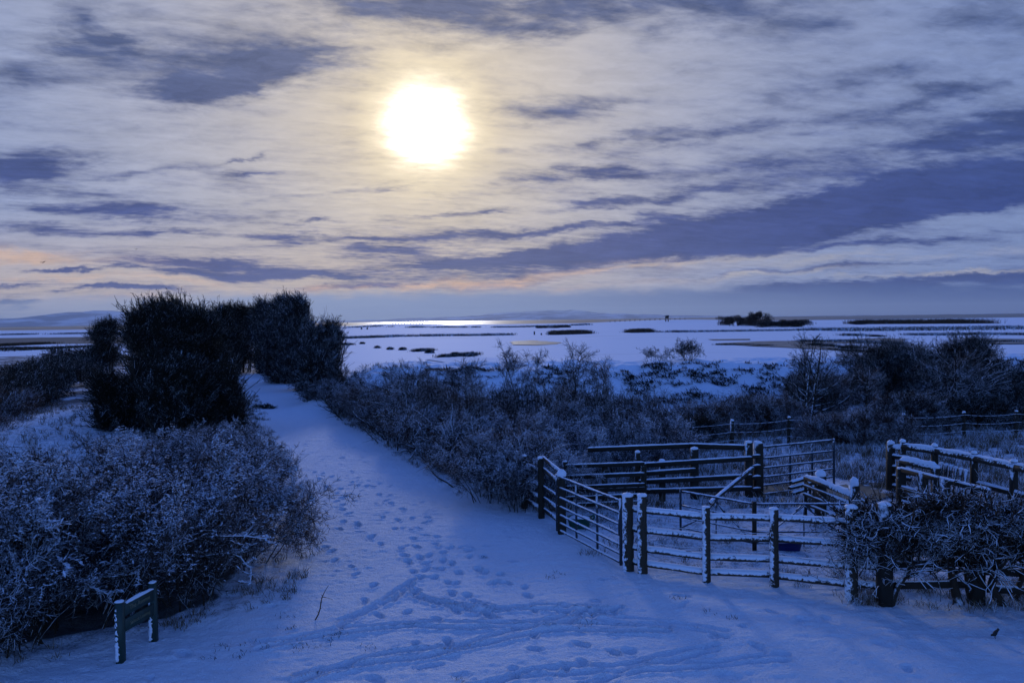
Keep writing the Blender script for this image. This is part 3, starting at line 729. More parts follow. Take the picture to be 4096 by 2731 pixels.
# short fence on the right of the hurdles
s0, s1 = P3(3282, 2096), AtY(3417, 1965, 15.2); s1[2] = 0
f = empty('rail_fence', s0, 'short fence with thick snow on its top rail between two stout posts inside the pen', 'fence', 'timber fences of the sheep pens')
post(f, s0, 1.0, .10, True, 'wood_dark', cap=.10); post(f, s1, 1.05, .085, True, 'wood_dark', cap=.13)
d_ = (s0 - s1) / np.linalg.norm(s0 - s1)
e0 = s0 + d_ * .35 + np.array([-.12, 0, 0])
rail(f, [e0[0], e0[1], .90], [s1[0] - .05, s1[1], .86], board=(.10, .07), snow=.07)
seg_rails(f, e0, s1, [(.74, .70), (.56, .52), (.36, .33)], off=-.05, board=(.04, .05), material='rail', snow=.02)
mb = MB(); mb.box([e0[0], e0[1], .82], [s1[0] - .1, s1[1] - .05, .3], .04, .05); mb.build('brace', M['rail'], f, smooth=False)
mb = MB(); mb.box([e0[0], e0[1], .1], [e0[0], e0[1], .90], .05, .06); mb.build('stile', M['wood_dark'], f, smooth=False)
# open metal gate at the back
o0, o1 = P3(3050, 1988), P3(3336, 1950)
pipe_gate('open six bar pipe gate swung into the rough grass at the back of the pen', o0, o1, .04, 1.22, [.07, .28, .48, .70, .93, 1.20], (.37, .68), r=.022, double=.03)
for k, (xa, ya, xb, yb) in enumerate([(3165, 1931, 3240, 1908), (3158, 1952, 3255, 1928), (3168, 1974, 3262, 1946)]):
    mb = MB(); A, Bb = AtY(xa, ya, 18.3), AtY(xb, yb, 18.6)
    mb.box(A, Bb, .10, .06); o = mb.build('loose_board', M['wood_dark'], None, origin=A, smooth=False)
    tag(o, ['highest of three snowy boards lying slanted behind the open gate', 'middle one of three snowy boards lying slanted behind the open gate', 'lowest of three snowy boards lying slanted behind the open gate'][k], 'board', 'boards heaped behind the open gate')
    s_ = MB(); s_.snow_ridge(A + [0, 0, .03], Bb + [0, 0, .03], .11, .04, RG); s_.build('snow', M['snow'], o)
    mb = MB(); mb.rod([Bb[0], Bb[1], 0], Bb - [0, 0, .02], .03, sides=6, n=3); mb.build('prop', M['wood_dark'], o)
# right hand enclosure
r0 = P3(3562, 1972); zt = 1.22
r1 = AtY(3601, 1778, 18.9); r1[2] = 0
def on_top(px, py, h):  # base point whose top at height h shows at this pixel
    q = G(px, py, h); q[2] = 0; return q
r1 = on_top(3610, 1765, 1.28); r2 = on_top(3738, 1786, 1.26); r3 = on_top(3896, 1815, 1.26); r4 = on_top(4055, 1848, 1.26); r5 = on_top(4230, 1885, 1.26)
f = empty('rail_fence', r0, 'fence with a thick snow covered round top rail enclosing the far right pen', 'fence', 'timber fences of the sheep pens')
post(f, r0, 1.20, .085, True, 'wood_dark', cap=.07)
for q in (r1, r2, r3, r4, r5): post(f, q, 1.27, .065, True, 'wood_dark', cap=.07)
for A, Bb in ((r1, r2), (r2, r3), (r3, r4), (r4, r5)):
    rail(f, [A[0], A[1] - .08, 1.17], [Bb[0], Bb[1] - .08, 1.17], r=.075, snow=.05)
rail(f, [r0[0], r0[1] - .05, 1.10], [r1[0], r1[1] - .05, 1.12], board=(.05, .1), snow=.05)
for h in (.90, .64, .42, .18):
    rail(f, [r0[0], r0[1] - .05, h], [r1[0] + .05, r1[1] - .3, h], board=(.05, .08), snow=.05, material='rail_dark')
rail(f, [r3[0], r3[1] - .1, .62], [r5[0], r5[1] - .1, .62], board=(.05, .09), snow=.05, material='rail_dark')
# inner fence running down to the hedge
t0 = on_top(3602, 1872, .93); t1 = on_top(3965, 1962, .93)
f = empty('rail_fence', t0, 'low three board fence slanting down to the right from the corner post to the hedge', 'fence', 'timber fences of the sheep pens')
for t_ in (0.03, .3, .55, .97):
    q = t0 + (t1 - t0) * t_; q = q + [0, .08, 0]; post(f, q, .92, .085 if t_ < .9 else .06, True, 'wood_dark', cap=.03)
seg_rails(f, t0, t1, [.18, .50, .90], off=-.02, board=(.05, .09), material='rail_dark', snow=.04)
u0 = on_top(3604, 1838, 1.05); u1 = on_top(3745, 1862, 1.05)
f = empty('rail_fence', u0, 'short length of fence under a heavy slab of snow beside the corner post', 'fence', 'timber fences of the sheep pens')
post(f, u0, 1.0, .08, True, 'wood_dark', cap=0); post(f, u1, 1.0, .08, True, 'wood_dark', cap=.06)
rail(f, u0 + [0, 0, 1.0], u1 + [0, 0, 1.0], board=(.14, .10), snow=.09); rail(f, u0 + [0, 0, .78], u1 + [0, 0, .78], board=(.05, .08), snow=.03, material='rail_dark')
# picket hurdle
w0 = on_top(3760, 1850, .95); w1 = on_top(3856, 1878, .95)
f = empty('picket_hurdle', w0, 'small hurdle of six leaning snow plastered pickets inside the far right pen', 'hurdle')
for k in range(6):
    q = w0 + (w1 - w0) * k / 5
    mb = MB(); mb.rod([q[0] - .06, q[1], 0], [q[0] + .02, q[1] - .04, .93], .034, sides=8, n=10, jit=.08, rng=RG); pk = mb.build('picket', M['rail'], f)
    c = MB(); c.cap([q[0] + .02, q[1] - .04, .93], .042, .05, RG); c.build('snow_cap', M['snow'], pk)
for z in (.25, .62): 
    mb = MB(); mb.box([w0[0] - .05, w0[1] + .03, z], [w1[0] + .05, w1[1] + .03, z], .03, .06); mb.build('rail', M['rail'], f, smooth=False)
# troughs
def trough(name, c, L, w, h, yaw, material, label, handle=False):
    o = empty(name, c, label, 'trough'); o['category'] = 'trough'
    ca, sa = math.cos(yaw), math.sin(yaw); ro = lambda x, y, z: (c[0] + x*ca - y*sa, c[1] + x*sa + y*ca, z)
    k = 20; V = []
    for (sc, z) in ((.78, .0), (.86, h * .45), (.97, h * .93), (1.06, h * .95), (1.06, h), (.93, h), (.8, .05)):
        for q in range(k):
            a = 2 * math.pi * q / k; e = .45
            x = math.copysign(abs(math.cos(a)) ** e, math.cos(a)) * L / 2 * sc; y = math.copysign(abs(math.sin(a)) ** e, math.sin(a)) * w / 2 * sc
            V.append(ro(x, y, z))
    F = [(r_*k+q, r_*k+(q+1) % k, (r_+1)*k+(q+1) % k, (r_+1)*k+q) for r_ in range(6) for q in range(k)]
    mb = MB(); mb.add(V, F); mb.build('tub', M[material], o)
    V = []
    for (sc, z) in ((.90, h * .8), (.8, h * .96), (.4, h * 1.08), (.02, h * 1.1)):
        for q in range(k):
            a = 2 * math.pi * q / k; e = .5
            x = math.copysign(abs(math.cos(a)) ** e, math.cos(a)) * L / 2 * sc; y = math.copysign(abs(math.sin(a)) ** e, math.sin(a)) * w / 2 * sc
            V.append(ro(x, y, z + .008 * RG.normal()))
    F = [(r_*k+q, r_*k+(q+1) % k, (r_+1)*k+(q+1) % k, (r_+1)*k+q) for r_ in range(3) for q in range(k)]
    mb = MB(); mb.add(V, F); mb.build('snow', M['snow'], o)
    if handle:
        mb = MB(); pts = [ro(L * .5, 0, h * .8), ro(L * .62, 0, h * .95), ro(L * .60, .02, h * 1.25), ro(L * .48, 0, h * 1.1)]
        for a, b_ in zip(pts[:-1], pts[1:]): mb.rod(a, b_, .018, sides=6, n=2)
        mb.build('handle', M[material], o)
    return o
trough('feed_trough', G(3150, 2205), .52, .30, .20, .03, 'navy', 'small dark blue trough with snow in it behind the front fence')
trough('feed_trough', G(2318, 2110), .50, .34, .22, -.2, 'green', 'small dark green trough filled with snow behind the bars of the pipe gate', True)

# wire fence behind the pens
pts = [(2300, 1702, 27.5), (2390, 1640, 27), (2673, 1696, 25.6), (2926, 1683, 26.0), (3153, 1669, 26.6), (3399, 1662, 26.8), (3618, 1659, 26.8), (3857, 1649, 27.2), (4064, 1645, 27.3), (4260, 1642, 27.5)]
base = []
for px, py, y in pts:
    q = AtY(px, py, y); base.append(np.array([q[0], q[1], 0.0]))
f = empty('wire_fence', base[2], 'three strand wire fence on thin posts crossing behind the pens', 'fence')
tops = [1.0 + .04 * math.sin(i * 2.3) for i in range(len(base))]
for i, q in enumerate(base):
    zt_ = max(AtY(pts[i][0], pts[i][1], pts[i][2])[2], .8)
    post(f, q, zt_, .055, i % 3 != 1, 'wood_dark', cap=.05, lean=(.03 * math.sin(i * 5), 0)); tops[i] = zt_ - .08
for dz_ in (0, .28, .55):
    wire(f, [np.array([q[0], q[1] - .06, tops[i] - dz_]) for i, q in enumerate(base)], r=.009)
# lone posts among the young trees
for k, (px, py, y, h, lab) in enumerate([(1670, 1520, 36, 1.5, 'dark upright stake among the bushes beside the path hedge'), (2632, 1662, 30, .9, 'short dark stake in snow at the foot of the bank left of the wire fence'), (2330, 1690, 26, 1.0, 'thin stake half hidden in brambles left of the wire fence'), (1750, 1905, 21.0, .9, 'crooked stub leaning in the path hedge')][:3]):
    q = AtY(px, py, y); mb = MB(); mb.rod([q[0], q[1], -.1], [q[0] + .03, q[1], max(.7, q[2])], .06, .05, sides=8, n=5, jit=.05, rng=RG)
    o = mb.build('stake', M['wood_dark'], None, origin=[q[0], q[1], 0]); tag(o, lab, 'stake')
    c = MB(); c.cap([q[0] + .03, q[1], max(.7, q[2])], .05, .04, RG); c.build('snow_cap', M['snow'], o)

# ------------------------------------------------------------------ green sign
sa_, sb_ = G(484, 2645), G(615, 2562)
sg = empty('path_sign', sa_, 'small dark green wooden sign on two posts in front of the thicket', 'sign')
d_ = (sb_ - sa_); Ls = np.linalg.norm(d_); d_ /= Ls; nr = np.array([d_[1], -d_[0], 0])   # faces the path
for q, h in ((sa_, .77), (sb_, .80)):
    mb = MB(); mb.box([q[0], q[1], -.1], [q[0], q[1], h], .10, .10); po = mb.build('post', M['sign'], sg, smooth=False)
    c = MB(); c.cap([q[0], q[1], h], .048, .03, RG); c.build('snow_cap', M['snow'], po)
    # wind packed snow on the side away from the path
    sn = MB(); sn.rod(np.array([q[0], q[1], .02]) - nr * .02 + np.array([0, -.042, 0]), np.array([q[0], q[1], h * .9]) - nr * .025 + np.array([0, -.035, 0]), .024, .018, sides=7, n=30, jit=.35, rng=RG); sn.build('snow', M['snow'], po)
for (z0, z1, text, sz) in ((.575, .735, 'The Avenue', .085), (.375, .535, 'Saltcot Loaning', .066)):
    mb = MB(); mb.box(sa_ + d_ * .04 + nr * .035 + [0, 0, (z0+z1)/2], sb_ - d_ * .04 + nr * .035 + [0, 0, (z0+z1)/2], .025, z1 - z0); bd = mb.build('board', M['sign'], sg, smooth=False)
    cu = bpy.data.curves.new('lettering', 'FONT'); cu.body = text; cu.size = sz; cu.align_x = 'CENTER'; cu.align_y = 'CENTER'; cu.extrude = .002
    to = bpy.data.objects.new('lettering', cu); COL.objects.link(to)
    cpos = (sa_ + sb_) / 2 + nr * .051 + np.array([0, 0, (z0+z1)/2])
    to.matrix_world = Matrix.Translation(cpos.tolist()) @ Matrix(((d_[0], 0, nr[0]), (d_[1], 0, nr[1]), (0, 1, 0))).to_4x4()
    dg = bpy.context.evaluated_depsgraph_get(); me = bpy.data.meshes.new_from_object(to.evaluated_get(dg))
    me.materials.clear(); me.materials.append(M['lettering'])
    mw = to.matrix_world.copy(); bpy.data.objects.remove(to)
    me.transform(mw); me.transform(Matrix.Translation([-x for x in sg['_o']]))
    lo = bpy.data.objects.new('lettering', me); COL.objects.link(lo); lo.parent = bd
s_ = MB(); s_.snow_ridge(sa_ + d_ * .06 + nr * .035 + [0, 0, .735], sb_ - d_ * .05 + nr * .035 + [0, 0, .735], .05, .04, RG); s_.build('snow', M['snow'], sg)
# ------------------------------------------------------------------ twigs, bushes, trees
def nrm(v): return v / np.maximum(np.linalg.norm(v, axis=-1, keepdims=True), 1e-9)
def tube(P, Rr, sides=3):
    """P (n,K,3) centre lines, Rr (n,K) radii -> verts, quads; one flat side faces up"""
    n, K, _ = P.shape
    T = np.empty_like(P); T[:, 1:-1] = P[:, 2:] - P[:, :-2] if K > 2 else 0; T[:, 0] = P[:, 1] - P[:, 0]; T[:, -1] = P[:, -1] - P[:, -2]
    T = nrm(T)
    sd = np.cross(T, np.array([0.02, 0.03, 1.0])); sd = nrm(sd); up = np.cross(sd, T)
    an = np.pi / 2 + np.pi / sides + 2 * np.pi * np.arange(sides) / sides
    off = np.cos(an)[None, None, :, None] * sd[:, :, None, :] + np.sin(an)[None, None, :, None] * up[:, :, None, :]
    V = P[:, :, None, :] + off * Rr[:, :, None, None]
    base = (np.arange(n)[:, None, None] * K + np.arange(K - 1)[None, :, None]) * sides
    q = np.arange(sides)[None, None, :]; q1 = (q + 1) % sides
    F = np.stack([base + q, base + sides + q, base + sides + q1, base + q1], -1)
    return V.reshape(-1, 3), F.reshape(-1, 4)
def grow(rg, P0, D0, L, r0, K=4, wob=.25, lift=0.0, taper=.35, wind=(0, 0, 0)):
    n = len(P0); P = np.empty((n, K, 3)); P[:, 0] = P0; D = nrm(np.array(D0, float)); st = (np.asarray(L) / (K - 1)).reshape(-1, 1)
    for k in range(1, K):
        D = nrm(D + rg.normal(0, wob, (n, 3)) + np.array([wind[0], wind[1], lift + wind[2]]))
        P[:, k] = P[:, k-1] + D * st
    f = np.linspace(1, taper, K)[None, :]
    return P, np.asarray(r0).reshape(-1, 1) * f
def spawn(rg, P, Rr, m, L, ang=(35, 70), t=(.25, 1.0), K=3, rf=.55, wob=.25, lift=.05, rmin=.004, taper=.4, wind=(0, 0, 0), lt=.5):
    n, Kp, _ = P.shape
    tt = rg.uniform(t[0], t[1], (n, m)); s = tt * (Kp - 1); i = np.minimum(s.astype(int), Kp - 2); f = (s - i)[..., None]
    ar = np.arange(n)[:, None]
    A = P[ar, i]; Bq = P[ar, i + 1]; P0 = A + (Bq - A) * f; T = nrm(Bq - A)
    rnd = nrm(np.cross(T, rg.normal(0, 1, (n, m, 3))))
    a = np.radians(rg.uniform(ang[0], ang[1], (n, m)))[..., None]
    D = T * np.cos(a) + rnd * np.sin(a)
    r = np.maximum(Rr[ar, i] * rf, rmin)
    Lm = L * (1 - lt * tt) * rg.uniform(.6, 1.3, (n, m))
    return grow(rg, P0.reshape(-1, 3), D.reshape(-1, 3), Lm.ravel(), r.ravel(), K, wob, lift, taper, wind)
class Tw:
    def __init__(s): s.V, s.F, s.n = [], [], 0
    def add(s, PR, sides=3):
        V, F = tube(PR[0], PR[1], sides); s.V.append(V); s.F.append(F + s.n); s.n += len(V)
    def leaves(s, P, size, rg):
        n = len(P); a = nrm(rg.normal(0, 1, (n, 3))); b_ = nrm(np.cross(a, rg.normal(0, 1, (n, 3))))
        sz = (size * rg.uniform(.6, 1.3, n))[:, None]
        V = np.stack([P, P + a * sz * .5 + b_ * sz * .35, P + a * sz, P + a * sz * .5 - b_ * sz * .35], 1).reshape(-1, 3)
        s.V.append(V); s.F.append(np.arange(4 * n).reshape(n, 4) + s.n); s.n += 4 * n
    def lumps(s, P, size, rg):
        """small loaves of snow lying on twigs"""
        n = len(P); a = rg.uniform(0, np.pi, n); l = (size * rg.uniform(.5, 1.6, n))[:, None]; w = (size * rg.uniform(.25, .5, n))[:, None]
        u = np.stack([np.cos(a), np.sin(a), rg.normal(0, .35, n)], 1) * l * .5; v = np.stack([-np.sin(a), np.cos(a), rg.normal(0, .2, n)], 1) * w * .5; h = np.array([0, 0, 1.]) * w * .45
        V = np.stack([P - u, P - v * 1.0 + h * .4, P + u, P + v + h * .4, P - u * .4 + h, P + u * .4 + h], 1).reshape(-1, 3)
        b_ = np.arange(n)[:, None] * 6
        F = np.concatenate([b_ + np.array([[0, 1, 5, 4]]), b_ + np.array([[1, 2, 3, 5]]), b_ + np.array([[0, 4, 5, 3]])])
        s.V.append(V); s.F.append(F + s.n); s.n += len(V)
    def mesh(s, name, material, lo=None, hi=None):
        return mesh_arr(name, np.concatenate(s.V), np.concatenate(s.F), material)
def ob(name, me, parent=None, loc=None):
    o = bpy.data.objects.new(name, me); COL.objects.link(o)
    if parent is not None: o.parent = parent
    if loc is not None: o.location = tuple(map(float, loc))
    return o
def bush_mesh(seed, H, Rad, stems=12, br=9, tw=7, fine=5, up=.0, spread=50, r0=.018, fr=.0055, mat_='twig', wind=(0, 0, 0), wob=.22, fineL=.2, leaves=0, droop=0.0):
    """many stemmed shrub, returns (stems mesh, twigs mesh)"""
    rg = np.random.default_rng(seed)
    a = rg.uniform(0, 2*np.pi, stems); rr = np.sqrt(rg.random(stems)) * Rad * .45
    P0 = np.stack([np.cos(a)*rr, np.sin(a)*rr, -.1 + 0*a], 1)
    tilt = np.radians(rg.uniform(3, spread, stems)) * (.4 + .6 * rr / (Rad * .45))
    D0 = np.stack([np.cos(a)*np.sin(tilt), np.sin(a)*np.sin(tilt), np.cos(tilt)], 1)
    st = grow(rg, P0, D0, H * rg.uniform(.75, 1.15, stems), np.full(stems, r0) * rg.uniform(.7, 1.2, stems), 7, wob * .6, up, .35, wind)
    t1 = Tw(); t1.add(st, 5)
    b1 = spawn(rg, *st, br, H * .45, (30, 75), (.32, 1), 5, .6, wob, .06 - droop, .007, wind=wind, lt=.4)
    t1.add(b1, 4)
    t2 = Tw()
    b2 = spawn(rg, *b1, tw, H * .22, (30, 75), (.1, 1), 4, .6, wob, .05 - droop, fr * 1.25, wind=wind, lt=.3); t2.add(b2)
    b3 = spawn(rg, *b2, fine, fineL, (30, 80), (.1, 1), 3, .7, wob, .03, fr, wind=wind, lt=.3); t2.add(b3)
    t3 = Tw(); P = np.concatenate([b2[0].reshape(-1, 3), b3[0].reshape(-1, 3)]); P = P[P[:, 2] > H * .3]
    w_ = (P[:, 2] / H) ** 2 * (vnoise(P[:, 0] / .35 + 9, P[:, 1] / .35 + P[:, 2] / .3, seed) > .07) + .03
    P = P[rg.choice(len(P), 7000, p=w_ / w_.sum())]; t3.lumps(P, .056, rg)
    if leaves:
        P = b3[0].reshape(-1, 3); P = P[rg.integers(0, len(P), leaves)]; t2.leaves(P, .06, rg)
    return t1, t2, t3
_cache = {}
def bush(name, loc, label, cat, group, key, rot=0., sc=(1, 1, 1), mats=('bark', 'twig')):
    """key: bush_mesh arguments; same key shares its mesh"""
    k = (tuple(sorted(key.items())), mats)
    if k not in _cache:
        t1, t2, t3 = bush_mesh(**key); _cache[k] = (t1.mesh('stems', M[mats[0]]), t2.mesh('twigs', M[mats[1]]), t3.mesh('snow', M['snow']))
    e = empty(name, loc, label, cat, group); e.rotation_euler = (0, 0, rot); e.scale = sc
    ob('stems', _cache[k][0], e); ob('twigs', _cache[k][1], e)
    if mats[1] != 'twig_dark': ob('snow', _cache[k][2], e)
    return e
def fill_pts(rg, blobs, n, shell=.5):
    """random points in a cloud of ellipsoids, denser to the outside; returns points and outward directions"""
    Bc = np.array([b_[0] for b_ in blobs], float); Br = np.array([b_[1] for b_ in blobs], float)
    w = np.prod(Br, 1) ** .7; i = rg.choice(len(blobs), n, p=w / w.sum())
    d = nrm(rg.normal(0, 1, (n, 3))); r = rg.random(n)[:, None] ** shell
    return Bc[i] + d * r * Br[i], d
def thick(rg, tw, blobs, n, L=.3, r=.008, side=5, sideL=.15, up=.4, out=.6, wind=(0, 0, 0), wob=.25, shell=.45, rf=.0055, K=3):
    P, d = fill_pts(rg, blobs, n, shell)
    P[:, 2] = np.maximum(P[:, 2], .03)
    D = d * out + rg.normal(0, .5, (n, 3)) + np.array([wind[0], wind[1], up + wind[2]])
    g_ = grow(rg, P, D, L * rg.uniform(.5, 1.4, n), np.full(n, r), K, wob, .05)
    tw.add(g_)
    if side: tw.add(spawn(rg, *g_, side, sideL, (30, 75), (.1, 1), 2, .7, wob, .03, rf, lt=.2))
    return g_

# ---- left thicket: bushes one behind another
GRP = 'bushes of the snowy thicket left of the path'
K1 = dict(seed=1, H=2.1, Rad=1.5, stems=16, br=9, tw=9, fine=7, spread=48, fineL=.17)
K2 = dict(seed=2, H=2.0, Rad=1.4, stems=15, br=9, tw=9, fine=7, spread=55, fineL=.16, up=-.03)
K3 = dict(seed=3, H=1.9, Rad=1.3, stems=18, br=8, tw=9, fine=7, spread=42, fineL=.15, wind=(.05, -.02, 0))
K4 = dict(seed=4, H=1.8, Rad=1.6, stems=14, br=10, tw=9, fine=7, spread=62, fineL=.16, droop=.06)
thicket = [
 (-7.5, 10.9, K4, 'twig_heavy', 0.3, 1.10, 'dark bush with heavy snow along its branches at the left end of the thicket front'),
 (-6.35, 11.35, K1, 'twig', 1.2, .98, 'tangled bush standing directly behind the green sign'),
 (-5.25, 12.35, K3, 'twig', 2.1, .98, 'dense bush right of the green sign with dark hollows low down'),
 (-4.9, 14.2, K2, 'twig_brown', 3.3, .78, 'round bush at the corner where the thicket meets the trodden path'),
 (-5.6, 16.4, K3, 'twig', 4.0, .88, 'bush bulging over the path edge beside the first footprints'),
 (-6.4, 18.6, K1, 'twig', 5.1, .78, 'bush with thin sprays reaching over the path midway along the thicket'),
 (-7.6, 21.2, K2, 'twig_brown', .8, .66, 'brownish bush on the path edge nearer than the tall dark thorn'),
 (-8.9, 12.9, K2, 'twig_heavy', 1.9, 1.08, 'bush capped with thick snow shelves near the left edge of the picture'),
 (-7.4, 13.6, K3, 'twig', 2.9, 1.02, 'bush in the second row behind the green sign'),
 (-6.3, 14.9, K4, 'twig_brown', 3.9, 1.0, 'brown twigged bush in the middle of the thicket top'),
 (-7.1, 17.0, K1, 'twig', 4.7, .84, 'pale frosted bush behind the middle of the thicket'),
 (-8.6, 15.6, K4, 'twig', 5.9, .88, 'low spreading bush left of the thicket middle'),
 (-10.3, 14.6, K1, 'twig', 0.2, .84, 'bush half cut by the left edge, behind the snow shelved one'),
 (-8.4, 18.8, K3, 'twig_brown', 1.5, .80, 'brown frosted bush below the tall dark thorn'),
 (-10.4, 17.6, K2, 'twig', 2.5, .66, 'wide frosted bush between the left edge and the thorn'),
 (-12.2, 16.6, K4, 'twig', 3.1, .60, 'bush at the far left behind the others'),
 (-9.9, 21.4, K4, 'twig', 4.4, .64, 'low bush at the foot of the tall dark thorn'),
 (-12.0, 20.2, K1, 'twig_brown', 5.5, .46, 'small brownish bush left of the thorn foot'),
 (-14.2, 21.4, K3, 'twig', .5, .42, 'small frosted bush on the left verge of the snow slope'),
 (-8.6, 23.9, K1, 'twig', .9, .58, 'straggly bush at the path edge right under the thorn'),
 (-6.75, 10.45, K3, 'twig', 2.0, .72, 'low tangle of twigs in front of the thicket left of the green sign'),
 (-9.2, 11.0, K1, 'twig', 1.0, 1.0, 'bush just beyond the left edge of the picture'),
]
for (x, y, K, mt, rot, s_, lab) in thicket:
    bush('bush', (x, y, 0), lab, 'bush', GRP, K, rot, (s_, s_, s_), ('bark', mt))
rg = np.random.default_rng(77)
fronts = [o for o in bpy.data.objects if o.name.split('.')[0] == 'bush' and o.get('group') == GRP and o.location.y < 15.5]
for o in fronts:
    sc_ = o.scale[0]; n_ = 9; a = rg.uniform(np.pi * .95, 2.05 * np.pi, n_) - o.rotation_euler.z
    P0 = np.c_[np.cos(a) * .35, np.sin(a) * .35, rg.uniform(.5, 1.2, n_)]
    g_ = grow(rg, P0, np.c_[np.cos(a), np.sin(a), rg.uniform(.1, .9, n_)], rg.uniform(.8, 1.5, n_), rg.uniform(.012, .024, n_), 9, .20, -.035, .45)
    t = Tw(); t.add(g_, 5); b1 = spawn(rg, *g_, 6, .5, (30, 70), (.2, 1), 6, .6, .25, -.01, .009); t.add(b1, 4); t.add(spawn(rg, *b1, 4, .2, (30, 70), (.2, 1), 4, .6, .3, 0, .006))
    ob('limbs', t.mesh('limbs', M['twig_heavy']), o)
    t = Tw(); P = np.concatenate([g_[0].reshape(-1, 3), b1[0].reshape(-1, 3), g_[0][:, 3:].reshape(-1, 3)]) + [0, 0, .015]; t.lumps(P, .085, rg); sn_ = ob('snow', t.mesh('snow', M['snow']), o); sn_['kind'] = 'stuff'
# ---- tall windswept thorns
def thorn(name, loc, H, Rx, Ry, label, seed, n=16000, lean=-.12, group='tall windswept thorn trees beside the path', mats=('bark', 'twig_dark'), n_top=9, low=.4, sides=5, r=.011):
    rg = np.random.default_rng(seed)
    e = empty(name, loc, label, 'tree', group)
    ns = 14; a = rg.uniform(0, 2*np.pi, ns); rr = np.sqrt(rg.random(ns))
    P0 = np.stack([np.cos(a)*rr*Rx*.45, np.sin(a)*rr*Ry*.45, -.1+0*a], 1)
    D0 = np.stack([np.cos(a)*.25*rr + lean*.5, np.sin(a)*.25*rr, 1+0*a], 1)
    st = grow(rg, P0, D0, H * rg.uniform(.6, .92, ns), rg.uniform(.035, .07, ns), 8, .10, .04, .3)
    t = Tw(); t.add(st, 6); b1 = spawn(rg, *st, 8, H * .28, (20, 55), (.25, 1), 5, .5, .16, .12, .012, wind=(lean*.4, 0, 0)); t.add(b1, 4)
    ob('trunk', t.mesh('trunk', M[mats[0]]), e)
    blobs = []
    for k in range(34):
        an = rg.uniform(0, 2*np.pi); hv_ = 1 + .13 * math.sin(2 * an + seed) + .07 * math.sin(5 * an + seed * 2)
        z = H * (low + (1 - low) * rg.random()) * .84; tz = max(0, (z / H - .42) / (.56 * hv_)); f = (1 - min(1, tz) ** 3) ** .45 * (.9 + .1 * hv_) * (.88 + .3 * z / H if z < .4 * H else 1); q = rg.random() ** .5 * .62
        blobs.append(((np.cos(an)*Rx*q*f + lean * z * .5, np.sin(an)*Ry*q*f, z), (Rx*.36*rg.uniform(.5, 1.1), Ry*.38*rg.uniform(.5, 1.1), H*.15*rg.uniform(.6, 1.3))))
    for k in range(n_top):
        an = rg.uniform(0, 2*np.pi); q = rg.random() ** .5 * .5
        blobs.append(((np.cos(an)*Rx*q + lean*H*.4, np.sin(an)*Ry*q, H*rg.uniform(.72, .90)), (Rx*.15, Ry*.2, H*.10)))
    c = Tw()
    thick(rg, c, blobs, n, .34, r, sides, .16, .75, .55, (lean*2.4, 0, 0), .22, .58, rf=.007, K=4)
    # long ragged sprays at the top and down the flanks
    P, d = fill_pts(rg, blobs[-n_top:], 600, .3); P2, d2 = fill_pts(rg, blobs, 700, .12); P = np.r_[P, P2]; d = np.r_[d * .3, d2 * 1.1]
    g_ = grow(rg, P, np.array([lean * 4.5, 0, 1.0]) + d + rg.normal(0, .3, (1300, 3)), rg.uniform(.35, 1.15, 1300), np.full(1300, .020), 6, .15, .03); c.add(g_)
    c.add(spawn(rg, *g_, 7, .22, (25, 70), (.1, 1), 3, .7, .25, .03, .012, lt=.4, wind=(lean, 0, 0)))
    ob('crown', c.mesh('crown', M[mats[1]]), e)
    return e
thorn('thorn_tree', (-13.1, 31.5, 0), 5.1, 2.75, 2.2, 'broad dark thorn tree left of the path, the nearest and bulkiest of them', 21, 26000, low=.10)
thorn('thorn_tree', (-12.1, 28.6, 0), 2.6, 1.3, 1.2, 'lower dark thorn leaning against the foot of the bulky one', 22, 8000, low=.10, lean=.05)
thorn('thorn_tree', (-15.3, 31.0, 0), 1.9, .9, .9, 'short dark thorn on the left shoulder of the bulky one', 29, 4500, low=.12)
thorn('thorn_tree', (-17.6, 41.5, 0), 5.5, 2.3, 2.2, 'second thorn tree behind the bulky one on the left verge', 23, 14000, low=.2)
thorn('thorn_tree', (-19.6, 53, 0), 5.2, 2.2, 2.3, 'third thorn tree showing between the two darkest crowns', 24, 12000, low=.2, r=.014)
thorn('thorn_tree', (-13.3, 51.0, 0), 5.9, 2.0, 2.0, 'dark thorn tree right of the path with tips swept to the left', 25, 16000, low=.04, lean=-.10, mats=('bark', 'twig_thorn'))
thorn('thorn_tree', (-16.0, 57.5, 0), 6.1, 2.2, 2.1, 'dark thorn tree overhanging the far end of the path', 26, 13000, low=.06, lean=-.14, mats=('bark', 'twig_thorn'))
thorn('thorn_tree', (-11.0, 46.2, 0), 4.0, 1.7, 1.4, 'low thorn forming the ragged right end of the dark trees', 27, 8000, low=.03, lean=.04, mats=('bark', 'twig_thorn'))
thorn('thorn_tree', (-26.5, 60, 0), 5.2, 2.6, 2.4, 'thorn tree farthest along the left verge', 30, 8000, low=.2, r=.016)
thorn('thorn_tree', (-18.9, 65, 0), 6.4, 2.3, 2.2, 'farthest dark thorn tree on the right of the path', 32, 11000, low=.15, r=.016, lean=-.12, mats=('bark', 'twig_thorn'))
thorn('thorn_tree', (-10.2, 42.6, 0), 2.3, 1.2, 1.2, 'knee of low thorn closing the right side of the path before the tall trees', 33, 4500, low=.02, mats=('bark', 'twig_thorn'))
thorn('thorn_tree', (-21.0, 69, 0), 5.9, 2.1, 2.2, 'dark thorn tree closing the far end of the path, right one of two', 34, 9000, low=.04, r=.016)
thorn('thorn_tree', (-24.0, 70, 0), 5.8, 2.2, 2.2, 'dark thorn tree closing the far end of the path, left one of two', 35, 9000, low=.04, r=.016)
